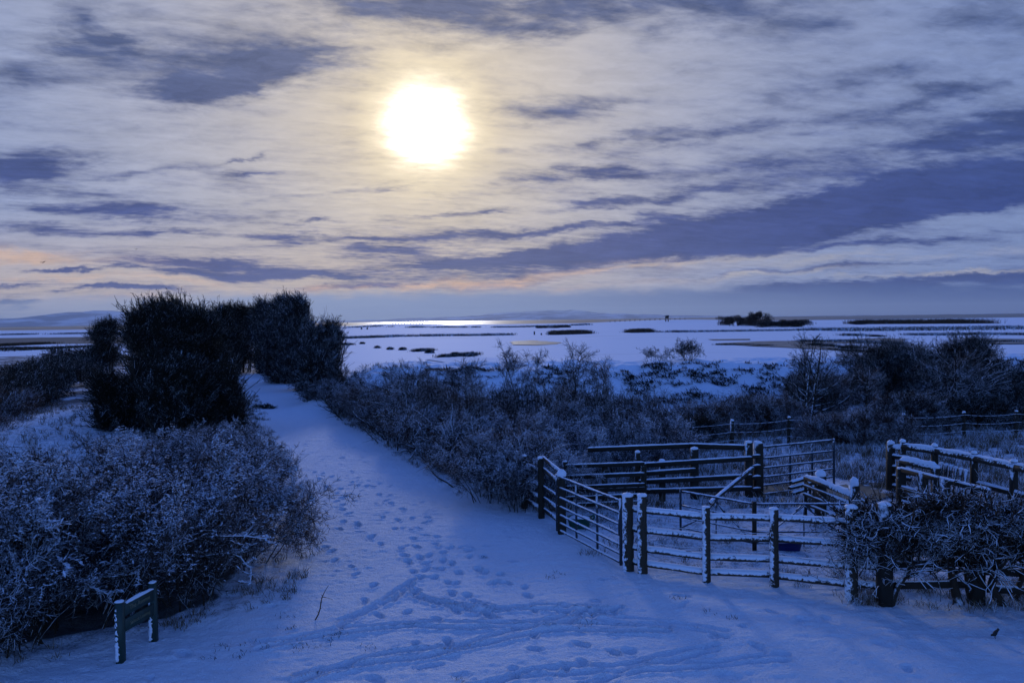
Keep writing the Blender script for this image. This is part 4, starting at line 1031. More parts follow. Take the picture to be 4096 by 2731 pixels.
thorn('thorn_tree', (-10.9, 30.0, 0), 2.1, 1.25, 1.2, 'low dark thorn on the path edge at the right foot of the bulky one', 36, 7000, low=.03)
thorn('small_thorn', (-39, 76, 0), 4.6, 1.9, 1.9, 'small lone thorn standing out on the marsh left of the big dark trees', 28, 3200, low=.25, n_top=6, r=.018, lean=.0)
# ---- hedge on the right of the path
rg = np.random.default_rng(41)
hl = np.array([(-10.8, 42.6), (-8.4, 38), (-6.0, 32.5), (-4.4, 28.6), (-3.1, 25.6), (-1.9, 23.0), (-.8, 20.8), (.1, 19.3), (.8, 18.3)])
hd = np.r_[0, np.cumsum(np.linalg.norm(np.diff(hl, axis=0), axis=1))]
def hpt(s): return np.stack([np.interp(s, hd, hl[:, 0]), np.interp(s, hd, hl[:, 1])], -1)
e = empty('hedge', (hl[4][0], hl[4][1], 0), 'long low snow dusted hedge bordering the right side of the path down to the pen', 'hedge')
o3 = np.array([hl[4][0], hl[4][1], 0.])
s = rg.uniform(0, hd[-1], 170); q = hpt(s); P0 = np.c_[q + rg.normal(0, .25, q.shape), np.full(len(s), -.05)] - o3
st = grow(rg, P0, np.c_[rg.normal(0, .35, (170, 2)), np.ones(170)], rg.uniform(.9, 1.5, 170), np.full(170, .022), 6, .2, .0, .4)
t = Tw(); t.add(st, 5); t.add(spawn(rg, *st, 7, .6, (30, 80), (.1, 1), 4, .55, .25, .0, .008), 4)
ob('stems', t.mesh('stems', M['bark']), e)
blobs = []
for k in range(110):
    s = rg.uniform(0, hd[-1]); q = hpt(s); w = .55; hh = 1.12 + .22 * math.sin(s * .8) + .12 * math.sin(s * 2.1)
    blobs.append(((q[0] - o3[0] + rg.normal(0, .28) + .35, q[1] - o3[1] + rg.normal(0, .25), hh * rg.uniform(.35, .82)), (w, w, .36)))
t = Tw(); thick(rg, t, blobs, 21000, .30, .0075, 6, .13, .15, .6, (.05, 0, 0), .3, .42, rf=.006)
ob('twigs', t.mesh('twigs', M['twig_brown']), e)
# arching sprays
t = Tw(); s = rg.uniform(0, hd[-1], 420); q = hpt(s); P0 = np.c_[q + rg.normal(0, .4, q.shape) + [.2, 0], rg.uniform(.7, 1.25, len(s))] - o3
g_ = grow(rg, P0, np.c_[rg.normal(0, .9, (420, 2)) + [.3, -.3], rg.uniform(.1, 1, 420)], rg.uniform(.5, 1.1, 420), np.full(420, .010), 7, .15, -.13, .4); t.add(g_)
t.add(spawn(rg, *g_, 6, .16, (30, 75), (.15, 1), 3, .7, .25, .0, .0065))
ob('sprays', t.mesh('sprays', M['twig_heavy']), e)
t = Tw(); P, d = fill_pts(rg, blobs, 26000, .2); P = P[(P[:, 2] > .85) & (vnoise((P[:, 0]) / .4, P[:, 1] / .4, 3) > -.1)]; t.lumps(P, .05, rg); P = g_[0].reshape(-1, 3); t.lumps(P, .04, rg); ob('snow', t.mesh('snow', M['snow']), e)
# end of the hedge against the pen: heavier snow
EB = [(.25, 18.0, K3, 'twig', .62, 'dark dense bush hiding the far left end of the pen fence'), (-.55, 18.9, K1, 'twig', .66, 'bush bulging onto the path edge just before the pen fence'), (0.9, 18.7, K2, 'twig_heavy', .62, 'snow laden bush pressed against the back of the pen fence'), (-.1, 19.9, K4, 'twig', .68, 'spreading bush at the pen end of the path hedge'), (1.6, 20.6, K4, 'twig_heavy', .66, 'flat topped bush with snowy sprays above the dark back fence'),
      (2.8, 21.6, K2, 'twig', .70, 'frosted bush behind the middle of the back fence'), (.6, 22.4, K1, 'twig_brown', .72, 'brown bush one step behind the hedge end'), (-1.0, 24.2, K3, 'twig_brown', .72, 'bush filling the corner behind the path hedge'),
      (-2.4, 27.4, K2, 'twig', .72, 'bush behind the bend of the path hedge'), (4.3, 22.6, K4, 'twig_brown', .66, 'low bramble bush left of the wire fence stakes'), (2.2, 24.4, K1, 'twig_brown', .74, 'brownish bush in the middle of the young planting'),
      (-4.3, 31.5, K4, 'twig', .8, 'bush between path hedge and the upright stake'), (4.6, 25.0, K3, 'twig', .62, 'pale bush close behind the wire fence'), (-8.7, 41.3, K4, 'twig_dark', .95, 'drooping dark bush at the right foot of the thorn trees'),
      (-6.6, 39.2, K4, 'twig', .9, 'arching snowy bush between thorn trees and bank')]
for (x, y, K, mt, s_, lab) in EB:
    bush('bush', (x, y, 0), lab, 'bush', 'bushes behind the path hedge', K, x * 2.3, (s_, s_, s_), ('bark', mt))
for k, (x_, y_, H_, rx_, lab) in enumerate([(-1.6, 27.5, 1.9, 1.7, 'dark upright thicket of thin stems just behind the hedge bend'), (1.2, 28.0, 2.1, 1.9, 'tallest dark thicket of upright stems in the middle of the planting'), (3.6, 27.3, 1.8, 1.6, 'dark upright thicket at the right end of the planting'), (.0, 24.6, 1.5, 1.5, 'low dark thicket nearest the hedge end'), (-4.2, 34.5, 2.0, 1.8, 'dark thicket left of the upright stake near the bank end'), (3.0, 23.6, 1.3, 1.3, 'dark thicket above the left end of the back fence')]):
    rg = np.random.default_rng(500 + k); e = empty('stem_thicket', (x_, y_, 0), lab, 'bush', 'upright thickets in the planting')
    n_ = 260; st = grow(rg, np.c_[rg.uniform(-1, 1, n_) * rx_, rg.uniform(-1, 1, n_) * .9, np.full(n_, -.1)], np.c_[rg.normal(0, .16, (n_, 2)), np.ones(n_)], H_ * rg.uniform(.5, 1.1, n_), np.full(n_, .012), 6, .09, .03, .4)
    t = Tw(); t.add(st, 4); ob('stems', t.mesh('stems', M['bark']), e)
    c = Tw(); b1 = spawn(rg, *st, 8, .5, (15, 50), (.15, 1), 4, .6, .15, .1, .006); c.add(b1); c.add(spawn(rg, *b1, 4, .16, (25, 60), (.2, 1), 3, .7, .2, .05, .005)); ob('twigs', c.mesh('twigs', M['twig_dark' if k == 1 else 'twig_brown']), e)
# ---- young trees of the planting
def tree(name, loc, H, W_, label, seed, group, mats=('bark', 'twig'), level=False, trunk_r=.07, br=26, tw=10, fine=6, lo=.25, wob=.16, multi=1, fr=.0065, ang=(45, 80), lift=.05, fineL=.2):
    rg = np.random.default_rng(seed); e = empty(name, loc, label, 'tree', group)
    P0 = np.c_[rg.normal(0, .12, (multi, 2)), np.full(multi, -.1)]; D0 = np.c_[rg.normal(0, .12 if multi > 1 else .03, (multi, 2)), np.ones(multi)]
    st = grow(rg, P0, D0, H * rg.uniform(.85, 1, multi), np.full(multi, trunk_r), 9, .06, .02, .18)
    t = Tw(); t.add(st, 8)
    b1 = spawn(rg, *st, br, W_, ang, (lo, .97), 6, .42, wob, lift, .011, lt=.55); t.add(b1, 5)
    ob('trunk', t.mesh('trunk', M[mats[0]]), e)
    c = Tw(); b2 = spawn(rg, *b1, tw, W_ * .4, (30, 65), (.15, 1), 4, .6, wob, lift, fr * 1.3, lt=.4); c.add(b2)
    c.add(spawn(rg, *b2, fine, fineL, (30, 70), (.1, 1), 3, .7, .2, .04, fr, lt=.3))
    ob('crown', c.mesh('crown', M[mats[1]]), e)
    return e
YG = 'young trees in the planting between path and bank'
for (px, y, H, W_, mt, sd, lab) in [
    (1660, 31, 2.9, 1.2, 'twig', 61, 'slim bare tree beside the upright stake'), (1760, 29, 2.6, 1.1, 'twig_brown', 62, 'short bare tree at the left end of the planting'),
    (2010, 30, 3.3, 1.2, 'twig_brown', 63, 'dense dark topped tree in the middle of the planting'), (2095, 33, 3.9, .8, 'twig', 64, 'tall pale birch like sapling rising above the bank top'),
    (2285, 28, 3.35, 1.5, 'twig', 65, 'young tree with a clear dark trunk and wide crown'), (2190, 25, 2.4, 1.2, 'twig_brown', 66, 'bare tree left of the clear trunked one'),
    (1900, 26, 2.2, 1.2, 'twig_brown', 67, 'low bare tree behind the path hedge'), (2400, 24.5, 2.0, 1.2, 'twig', 68, 'small frosted tree close to the wire fence'),
    (1850, 34, 2.7, 1.3, 'twig', 69, 'bare tree against the foot of the snowy bank'), (2380, 31, 2.9, 1.0, 'twig_brown', 70, 'thin tree between the clear trunked one and the bank')]:
    q = AtY(px, 1400, y)
    tree('young_tree', (q[0], y, 0), H, W_, lab, sd, YG, ('bark', mt), br=12 if H > 2.5 else 10, tw=9, fine=5, trunk_r=.032, lo=.10, multi=3 if sd != 64 else 2, wob=.22, fr=.005, ang=(25, 65))
# ---- right hand trees
RGp = 'bare trees and scrub beyond the pens'
tree('bare_tree', (11.75, 31.5, 0), 3.55, 1.7, 'forked bare tree with dark trunk standing left of the dense scrub', 81, RGp, ('bark', 'twig_dark'), br=20, tw=11, fine=7, trunk_r=.085, lo=.15, multi=2, lift=.09)
tree('bare_tree', (17.4, 31.6, 0), 3.0, 2.4, 'bare tree with level layered branches spreading from one dark trunk', 82, RGp, ('bark', 'twig'), br=42, tw=13, fine=7, trunk_r=.09, lo=.30, ang=(60, 92), lift=.01)
tree('bare_tree', (14.6, 32.5, 0), 2.3, 1.2, 'small brown tree between the forked tree and the layered tree', 83, RGp, ('bark', 'twig_brown'), br=22, tw=9, fine=6)
def scrub(name, loc, H, Rx, Ry, label, seed, n, mt, group=RGp, r=.008, L=.38, up=.15, side=6, cat='bush', nb=22):
    rg = np.random.default_rng(seed); e = empty(name, loc, label, cat, group)
    st = grow(rg, np.c_[rg.normal(0, Rx * .3, (18, 1)), rg.normal(0, Ry * .3, (18, 1)), np.full(18, -.1)], np.c_[rg.normal(0, .5, (18, 2)), np.ones(18)], H * rg.uniform(.6, .95, 18), np.full(18, .03), 6, .18, .02, .3)
    t = Tw(); t.add(st, 5); t.add(spawn(rg, *st, 8, H * .4, (30, 75), (.2, 1), 4, .5, .2, .05, .01), 4); ob('stems', t.mesh('stems', M['bark']), e)
    blobs = []
    for k in range(nb):
        an = rg.uniform(0, 2*np.pi); q = rg.random() ** .5 * .75; z = H * rg.uniform(.25, .82) * (1 - .4 * q * q)
        blobs.append(((np.cos(an)*Rx*q, np.sin(an)*Ry*q, z), (Rx*.34, Ry*.34, H*.2)))
    c = Tw(); thick(rg, c, blobs, n, L, r, side, L * .45, up, .8, (0, 0, 0), .25, .35, rf=max(.006, r * .75), K=4)
    ob('twigs', c.mesh('twigs', M[mt]), e); return e
scrub('scrub_bush', (17.4, 37.2, 0), 3.55, 2.6, 1.8, 'dense rounded scrub with arching snowy branches, tallest thing on the right', 91, 8000, 'twig_dark')
scrub('scrub_bush', (21.2, 37.4, 0), 3.55, 2.0, 1.8, 'upright dark scrub standing against the right shoulder of the rounded one', 92, 6500, 'twig_dark', up=.5)
scrub('scrub_bush', (22.9, 36.0, 0), 2.2, 1.3, 1.3, 'low dark scrub at the right end of the big scrub', 93, 3000, 'twig_dark')
scrub('scrub_bush', (11.6, 26.6, 0), .95, 2.1, .8, 'low brown bramble mound behind the open gate', 94, 3400, 'twig_brown')
scrub('scrub_bush', (17.2, 29.5, 0), 1.2, 2.6, .9, 'dark bramble bank to the right of the tall wire fence stake', 95, 4200, 'twig_dark')
scrub('scrub_bush', (14.2, 28.7, 0), 1.3, 1.9, .9, 'pale frosted bramble in front of the small brown tree', 96, 3600, 'twig')
scrub('scrub_bush', (6.8, 28.5, 0), 1.1, 1.7, 1.0, 'frosted bush at the foot of the bank behind the wire fence', 97, 3600, 'twig_brown')
scrub('scrub_bush', (9.4, 29.6, 0), 1.3, 1.6, 1.0, 'brown frosted bush left of the forked bare tree', 98, 3600, 'twig_brown')
scrub('scrub_bush', (20.4, 30.0, 0), 1.5, 1.8, 1.0, 'dark bush at the right edge behind the wire fence', 99, 3400, 'twig_dark')
scrub('scrub_bush', (5.6, 26.4, 0), .9, 1.3, .7, 'low dark bramble under the wires left of the first tall stake', 100, 2400, 'twig_dark')
scrub('scrub_bush', (13.0, 33.8, 0), 2.2, 1.4, .9, 'reddish scrub filling behind the forked bare tree', 103, 3400, 'twig_brown')
# shrubs on the bank
bush('bank_shrub', (8.05, 44.5, 1.9), 'low wide shrub on top of the snowy bank', 'bush', 'two shrubs on the bank top', dict(seed=7, H=1.0, Rad=1.3, stems=13, br=6, tw=5, fine=3, spread=75, r0=.014, fr=.006, fineL=.12), 0, (1, 1, .8), ('bark', 'twig_dark'))
bush('bank_shrub', (9.9, 44.3, 1.9), 'taller upright shrub on top of the snowy bank', 'bush', 'two shrubs on the bank top', dict(seed=8, H=1.2, Rad=.9, stems=20, br=6, tw=5, fine=3, spread=38, r0=.015, fr=.006, fineL=.12), 0, (1, 1, 1), ('bark', 'twig_dark'))
# ---- laid hedge at the right front
rg = np.random.default_rng(51)
hA = np.array([5.25, 11.9]); hB = np.array([9.6, 11.1]); o3 = np.array([6.6, 11.9, 0.])
e = empty('laid_hedge', o3, 'laid thorn hedge thick with snow in front of the low fence at the right', 'hedge')
trunks = [G(3840, 2412), G(3882, 2406), G(4010, 2414), G(4065, 2400), G(3550, 2420)]
for k, q in enumerate(trunks):
    t = Tw(); P0 = (q - o3)[None, :] + np.array([[0, 0, -.1]])
    g_ = grow(rg, P0, np.array([[rg.normal(.0, .25), 0, 1.]]), np.array([1.05 + .2 * rg.random()]), np.array([.075 if k in (0, 2) else .05]), 9, .16, .02, .5); g_[1][:, 0] *= 1.5
    t.add(g_, 8); b1 = spawn(rg, *g_, 9, .8, (40, 80), (.5, 1), 7, .5, .22, .05, .02); t.add(b1, 6); t.add(spawn(rg, *b1, 4, .6, (30, 70), (.1, 1), 5, .6, .3, .0, .011), 5)
    ob('trunk', t.mesh('trunk', M['bark']), e)
blobs = []
for k in range(95):
    f = rg.random(); q = hA + (hB - hA) * f
    zt_ = 1.50 + .04 * math.sin(f * 9) - .25 * (f < .08)
    blobs.append(((q[0] - o3[0], q[1] - o3[1] + rg.normal(0, .18), rg.uniform(.85, 1.0) * zt_ - .45 * rg.random()), (.42, .36, .20)))
t = Tw()
NB_ = 6200
P, d = fill_pts(rg, blobs, NB_, .6)
g_ = grow(rg, P, np.c_[rg.choice([-1, 1], NB_) * rg.uniform(.3, 1.2, NB_), rg.normal(0, .5, NB_), rg.normal(.05, .35, NB_)], rg.uniform(.15, .45, NB_), rg.uniform(.009, .020, NB_), 6, .38, .0, .5); t.add(g_, 4)
t.add(spawn(rg, *g_, 5, .20, (35, 80), (.1, 1), 4, .7, .35, .02, .0075))
ob('branches', t.mesh('branches', M['twig']), e)
t = Tw(); P = g_[0].reshape(-1, 3); P = P[P[:, 2] > .75]; P = P[rg.integers(0, len(P), 5200)] + [0, 0, .012]; t.lumps(P, .06, rg); ob('snow', t.mesh('snow', M['snow']), e)
t = Tw(); thick(rg, t, blobs, 5500, .20, .007, 4, .10, .15, .4, (0, 0, 0), .35, .6, rf=.006); ob('twigs', t.mesh('twigs', M['twig']), e)
t = Tw(); P0 = np.c_[rg.uniform(-1.4, 3.2, 60), rg.normal(.0, .2, 60), rg.uniform(1.0, 1.35, 60)]
g_ = grow(rg, P0, np.c_[rg.normal(0, .35, (60, 2)), np.ones(60)], rg.uniform(.25, .95, 60), np.full(60, .006), 6, .08, 0, .5); t.add(g_); t.add(spawn(rg, *g_, 3, .14, (25, 55), (.2, .9), 3, .7, .15, .05, .004))
ob('shoots', t.mesh('shoots', M['bark']), e)
t = Tw(); P0 = np.c_[rg.uniform(-1.9, -.6, 70), rg.normal(0, .25, 70), rg.uniform(.3, 1.2, 70)]
g_ = grow(rg, P0, np.c_[np.full(70, -1.) , rg.normal(0, .5, 70), rg.normal(.15, .3, 70)], rg.uniform(.2, .5, 70), np.full(70, .008), 6, .25, 0, .5); t.add(g_); t.add(spawn(rg, *g_, 5, .16, (30, 75), (.2, 1), 3, .7, .3, .0, .006))
ob('sprays', t.mesh('sprays', M['twig_heavy']), e)
# ---- twig standing in the snow, debris on the path
rg = np.random.default_rng(61)
a = G(1261, 2478); b_ = AtY(1310, 2340, a[1] + .1)
t = Tw(); n = 7; f = np.linspace(0, 1, n)[:, None]
P = (a + (b_ - a) * f + np.c_[.018 * np.sin(f[:, 0] * 7), 0 * f[:, 0], 0 * f[:, 0]])[None] - a
t.add((P, np.linspace(.011, .005, n)[None]), 5)
t.add(grow(rg, P[0, 4:5], np.array([[1.0, -.2, -.1]]), np.array([.2]), np.array([.006]), 4, .1, -.05), 4)
t.add(spawn(rg, P, np.full((1, n), .006), 12, .04, (30, 80), (.2, .7), 3, .8, .3), 4)
o = ob('dead_twig', t.mesh('dead_twig', M['bark_red']), None, a); tag(o, 'thin dead twig standing upright in the snow beside the footprints', 'twig')
q = G(1052, 1632); t = Tw(); P, d = fill_pts(rg, [((0, 0, .06), (.55, .3, .09)), ((.35, -.45, .05), (.4, .25, .07))], 260, .5)
t.add(grow(rg, P, np.c_[rg.normal(0, 1, (260, 2)), rg.normal(0, .2, 260)], rg.uniform(.15, .4, 260), np.full(260, .02), 3, .2)); t.leaves(P, .14, rg)
o = ob('brush_heap', t.mesh('brush_heap', M['twig_dark']), None, q); tag(o, 'small dark heap of fallen brush lying on the path under the thorns', 'brush')

# ------------------------------------------------------------------ grass, rushes, reeds: what nobody could count
def blades(name, P, h, w, material, seed, label, lean=.3, cat='grass', dirn=None):
    rg = np.random.default_rng(seed); n = len(P); h = h * rg.uniform(.5, 1.3, n)
    a = rg.uniform(0, np.pi, n); sd = np.stack([np.cos(a), np.sin(a), 0*a], 1) * (w / 2)
    D = np.c_[rg.normal(0, lean, (n, 2)), np.ones(n)]
    if dirn is not None: D = D + np.array(dirn)
    D = nrm(D); mid = P + D * h[:, None] * .55; D2 = nrm(D + np.c_[rg.normal(0, lean, (n, 2)), np.full(n, -.25)]); tip = mid + D2 * h[:, None] * .5
    V = np.stack([P - sd, P + sd, mid + sd * .8, mid - sd * .8, tip + sd * .15, tip - sd * .15], 1).reshape(-1, 3)
    b_ = np.arange(n)[:, None] * 6; F = np.concatenate([b_ + np.array([[0, 1, 2, 3]]), b_ + np.array([[3, 2, 4, 5]])])
    o = ob(name, mesh_arr(name, V, F, M[material])); tag(o, label, cat, kind='stuff'); return o
def on_ground(x, y): return np.c_[x, y, terrain(x, y)]
def scatter(rg, n, fn, x0, x1, y0, y1, clump=None):
    """points where fn(x,y) > 0, gathered into tufts"""
    X, Y = [], []; tot = 0
    while tot < n:
        m = max(2000, n // (clump or 1)); x = rg.uniform(x0, x1, m); y = rg.uniform(y0, y1, m); k = fn(x, y) > rg.random(m) * .999; x, y = x[k], y[k]
        if clump: x = np.repeat(x, clump) ; y = np.repeat(y, clump); s_ = rg.normal(0, 1, (2, len(x))); x = x + s_[0] * .05; y = y + s_[1] * .05
        X.append(x); Y.append(y); tot += len(x)
        if m and len(x) == 0: break
    return np.concatenate(X)[:n], np.concatenate(Y)[:n]
rg = np.random.default_rng(71)
# verges of the path and the pens
fn = lambda x, y: np.where(path_mask(x, y) < -.05, .12 + .7 * (vnoise(x / .6, y / .6, 31) > .12), 0) * (path_mask(x, y) > -1.6)
x, y = scatter(rg, 16000, fn, -22, 12, 8.5, 48, 12)
blades('grass', on_ground(x, y), .13, .010, 'grass', 1, 'frosted grass tufts along the edges of the path', .45)
fn = lambda x, y: (.25 + .75 * (vnoise(x / 1.2, y / 1.0, 32) > -.05)) * (1 - .92 * ((x > 1.0) & (x < 9) & (y < 17.6))) * (path_mask(x, y) < -.3) * ~((x > 7.3) & (x < 9.2) & (y > 18.6) & (y < 21.0) & (vnoise(x / .9, y / .9, 3) > -.1))
x, y = scatter(rg, 60000, fn, .5, 17, 17.6, 29.5, 14)
blades('grass', on_ground(x, y), .24, .012, 'grass', 2, 'long rough grass dusted with snow behind the pens', .38)
x, y = scatter(rg, 1500, lambda x, y: (vnoise(x / .5, y / .5, 39) > .28) * .8, 1.2, 9, 12.5, 17.5, 6)
blades('grass', on_ground(x, y), .10, .008, 'grass', 3, 'thin grass pricking through the snow inside the pen', .5)
x, y = scatter(rg, 22000, lambda x, y: (path_mask(x, y) < -.3) * (.4 + .6 * (vnoise(x / 1.3, y / 1.3, 35) > 0)), -24, -7, 15, 44, 12)
blades('grass', on_ground(x, y), .24, .014, 'grass', 4, 'rough snowy grass on the slope left of the thorn trees', .5)
x, y = scatter(rg, 26000, lambda x, y: (path_mask(x, y) < -.3) * (.35 + .65 * (vnoise(x / 1.3, y / 1.3, 36) > 0)), -9, 24, 27, 38.5, 12)
blades('grass', on_ground(x, y), .24, .014, 'grass', 5, 'rough grass and weeds between the planting and the bank', .4)
tp = np.array([c7(*p) for p in [(340, 1275), (395, 1250), (190, 1295), (280, 1322), (150, 1335), (430, 1235), (1408, 725), (1860, 860), (1920, 830), (640, 1330), (2080, 1180), (2110, 1165), (1240, 1560), (2290, 1700), (90, 1200), (60, 1120), (-60, 1330), (-150, 1300), (-240, 1370), (-330, 1330), (-420, 1390), (2700, 1000), (2900, 1090), (3100, 1130)]])
x = np.repeat(tp[:, 0], 14) + rg.normal(0, .07, len(tp) * 14); y = np.repeat(tp[:, 1], 14) + rg.normal(0, .06, len(tp) * 14)
blades('grass', on_ground(x, y), .07, .008, 'grass_dark', 8, 'scattered wisps of dead grass poking out of the trodden snow', .8)
# grass at the foot of the laid hedge
x, y = scatter(rg, 9000, lambda x, y: .9 * (vnoise(x / .3, y / .3, 37) > -.1) * (y > 12.05 - (x - 5.2) * .17 - .35) * (y < 12.6), 5.0, 11, 10.6, 13.0, 14)
blades('grass', on_ground(x, y), .15, .008, 'grass', 6, 'tussocky grass at the foot of the laid hedge', .6)
# hanging tussocks on the face of the bank
cx = []; 
while len(cx) < 1300:
    x_, y_ = rg.uniform(-7, 30), rg.uniform(37.6, 42.2)
    if vnoise(np.array([x_ / 1.3]), np.array([y_ / .8]), 38)[0] > -.08: cx.append((x_, y_))
cx = np.array(cx); X = np.repeat(cx[:, 0], 13) + rg.normal(0, .13, 1300 * 13); Y = np.repeat(cx[:, 1], 13) + rg.normal(0, .05, 1300 * 13)
blades('grass', on_ground(X, Y) + [0, 0, .02], .24, .045, 'grass_dark', 7, 'dark tussocks hanging down the snowy bank', .45, dirn=(-.5, -.7, -.5))
# field lines of rush, hedge bottoms and reeds, far off
def row(name, pts, n, h, w, material, seed, label, spread=(2, 2), cat='grass', fn=None):
    rg = np.random.default_rng(seed); P = np.array([G(a, b_)[:2] for a, b_ in pts]); d = np.r_[0, np.cumsum(np.linalg.norm(np.diff(P, axis=0), axis=1))]
    n = int(n * .75); k = max(8, n // 22); s0_ = rg.uniform(0, d[-1], k)
    keep = vnoise(s0_ / 9, s0_ * 0, seed) > -.22; s0_ = s0_[keep]
    s_ = np.repeat(s0_, n // len(s0_)) + rg.normal(0, h * 1.3, len(s0_) * (n // len(s0_)))
    x = np.interp(s_, d, P[:, 0]) + rg.normal(0, spread[0] * .3, len(s_)); y = np.interp(s_, d, P[:, 1]) + rg.normal(0, spread[1], len(s_))
    return blades(name, on_ground(x, y), h, w, material, seed, label, .3, cat)
row('rushes', [(1290, 1357), (1600, 1346), (2050, 1340)], 9000, .62, .10, 'rush_far', 81, 'thin dark line of rushes crossing the middle of the snow field', (2, 3))
row('rushes', [(2620, 1329), (2850, 1327), (3300, 1320), (3420, 1318)], 7000, .55, .10, 'rush_far', 82, 'broken line of rushes below the scrub island', (2, 3))
row('reeds', [(2210, 1338), (2330, 1334), (2600, 1328)], 16000, 1.05, .09, 'reed', 83, 'dark brown bed of reeds in the snow field', (2, 3.2), 'reeds')
row('rushes', [(1230, 1316), (1500, 1311), (2050, 1309), (2400, 1300)], 8000, .8, .25, 'rush_far', 84, 'dark marsh edge beyond the snow field', (4, 9))
row('reeds', [(3420, 1296), (3600, 1295), (3950, 1293)], 12000, 2.1, .16, 'reed', 85, 'tall brown reeds beyond the field on the right', (3, 6), 'reeds')
row('rushes', [(3280, 1322), (3600, 1319), (4150, 1312)], 16000, .75, .12, 'rush_far', 86, 'dark rough strip under the tall reeds on the right', (3, 9))
row('rushes', [(3380, 1342), (3600, 1341), (3900, 1338), (4150, 1340)], 9000, .5, .07, 'rush_far', 87, 'low dark hedge bottom crossing behind the big scrub', (2, 1.6))
row('rushes', [(2800, 1379), (2960, 1378), (3120, 1386), (3260, 1396), (3460, 1408)], 9000, .22, .05, 'grass_dark', 88, 'dark edge of the brown ice channel', (1, .8))
row('rushes', [(3220, 1368), (3350, 1366), (3560, 1376)], 9000, .4, .06, 'rush_far', 89, 'dark rush strip between the ice and the scrub', (2, 2.2))
row('rushes', [(3860, 1368), (3960, 1368), (4080, 1368)], 1500, .3, .06, 'rush_far', 90, 'dotted rushes standing in the ice at the right edge', (1, .5))
row('rushes', [(0, 1340), (120, 1338), (400, 1334), (560, 1338)], 9000, .8, .12, 'rush_far', 91, 'dark strip of marsh at the far left below the hills', (3, 5))
row('rushes', [(-20, 1386), (200, 1376), (420, 1366), (560, 1362)], 12000, .55, .08, 'reed', 92, 'brown marsh grass line on the left field', (3, 3))
row('rushes', [(-30, 1395), (150, 1398), (380, 1386)], 9000, .4, .07, 'grass_dark', 93, 'dark tangled marsh growth left of the lone thorn', (3, 4))
for i, (cx_, cy_, w_, n_) in enumerate([(1390, 1380, 26, 900), (1450, 1376, 14, 500), (1510, 1392, 12, 400), (1560, 1398, 14, 400), (1610, 1400, 26, 800), (1690, 1404, 40, 1200), (1790, 1428, 26, 1200), (1850, 1424, 30, 1300), (1880, 1420, 18, 900), (1820, 1420, 14, 600), (1720, 1412, 30, 700), (3270, 1383, 22, 900), (3320, 1386, 24, 900), (3385, 1392, 26, 900), (3425, 1343, 14, 700), (3505, 1346, 18, 900), (2160, 1352 - 2, 10, 100)][:16]):
    P = G(cx_, cy_); sc_ = P[1] / 3186
    nn = n_; kk = rg.integers(0, 9, nn); x = P[0] + rg.normal(0, w_ * sc_ * (.3 if nn > 800 else .06), 9)[kk] + rg.normal(0, .55 if nn > 800 else .22, nn); y = P[1] + rg.normal(0, 1.0 if nn > 800 else .15, 9)[kk] + rg.normal(0, .5 if nn > 800 else .2, nn)
    # countable clumps: one thing each
    o = blades('rush_clump', on_ground(x, y) - [P[0], P[1], 0], .40, .045, 'grass_dark', 200 + i, '', .35); o.location = (P[0], P[1], 0); del o['kind']
    side = 'left' if cx_ < 2000 else 'right'
    nm_ = ['leftmost', 'second', 'third', 'fourth', 'fifth', 'sixth', 'darkest', 'largest', 'rightmost', 'small upper', 'long low', 'first', 'middle', 'last', 'tiny upper', 'rounded upper'][i]
    tag(o, f'{nm_} dark rush clump beside the {"bright ice on the left of the field" if cx_ < 2000 else "brown ice on the right of the field"}', 'rushes', 'rush clumps on the snow field')
# low dark scrub running out to the left
for i, (x_, y_, s_) in enumerate([(-20.5, 30.5, 1.0), (-23.0, 35.5, 1.15), (-25.8, 41, 1.2), (-29, 47.5, 1.3), (-32.5, 55, 1.5), (-36.5, 63, 1.6), (-40.5, 72, 1.6), (-45, 84, 2.0)]):
    q = u_ = 1176 + x_ / y_ * 1829
    scrub('scrub_bush', (x_, y_, 0), 1.1 * s_, 2.2 * s_, 2.2 * s_, ['nearest of the dark scrub patches running out to the left', 'second dark scrub patch from the left edge of the picture', 'third dark scrub patch of the row on the left slope', 'fourth dark scrub patch of the row on the left slope', 'fifth dark scrub patch, below the lone thorn', 'sixth dark scrub patch, left of the lone thorn foot', 'dark scrub patch surrounding the foot of the lone thorn', 'farthest of the dark scrub patches running out to the left'][i], 300 + i, 2200, 'twig_dark' if i > 1 else 'twig_brown', 'dark scrub row on the left slope', .012 + .002 * i, .5, .1, 4)
# scrub island on the far right of the field, trees and hedge
IG = 'trees and scrub of the dark island in the far field'
def far_crown(name, px, py0, top, wpx, label, seed, n, round_=True, cat='tree'):
    b0_ = G(px, py0); sc_ = b0_[1] / 3186; H = (py0 - top) * sc_; Rx = wpx * sc_ / 2; rg = np.random.default_rng(seed)
    e = empty(name, b0_, label, cat, IG)
    st = grow(rg, np.c_[rg.normal(0, Rx * .35, (9, 1)), rg.normal(0, 1, (9, 1)), np.full(9, -.2)], np.c_[rg.normal(0, .25, (9, 2)), np.ones(9)], H * rg.uniform(.6, .9, 9), np.full(9, .12), 6, .1, .05, .4)
    t = Tw(); t.add(st, 5); t.add(spawn(rg, *st, 8, H * .35, (20, 50), (.3, 1), 4, .5, .15, .1, .05), 4); ob('trunk', t.mesh('trunk', M['twig_far']), e)
    blobs = [((rg.uniform(-.7, .7) * Rx, rg.normal(0, 1.5), H * rg.uniform(.12, .80) ), (Rx * .38, 1.8, H * .2)) for k in range(14)]
    c = Tw(); thick(rg, c, blobs, n, H * .13, .05, 3, H * .07, .5, .7, (0, 0, 0), .2, .4, rf=.04); ob('crown', c.mesh('crown', M['twig_far']), e)
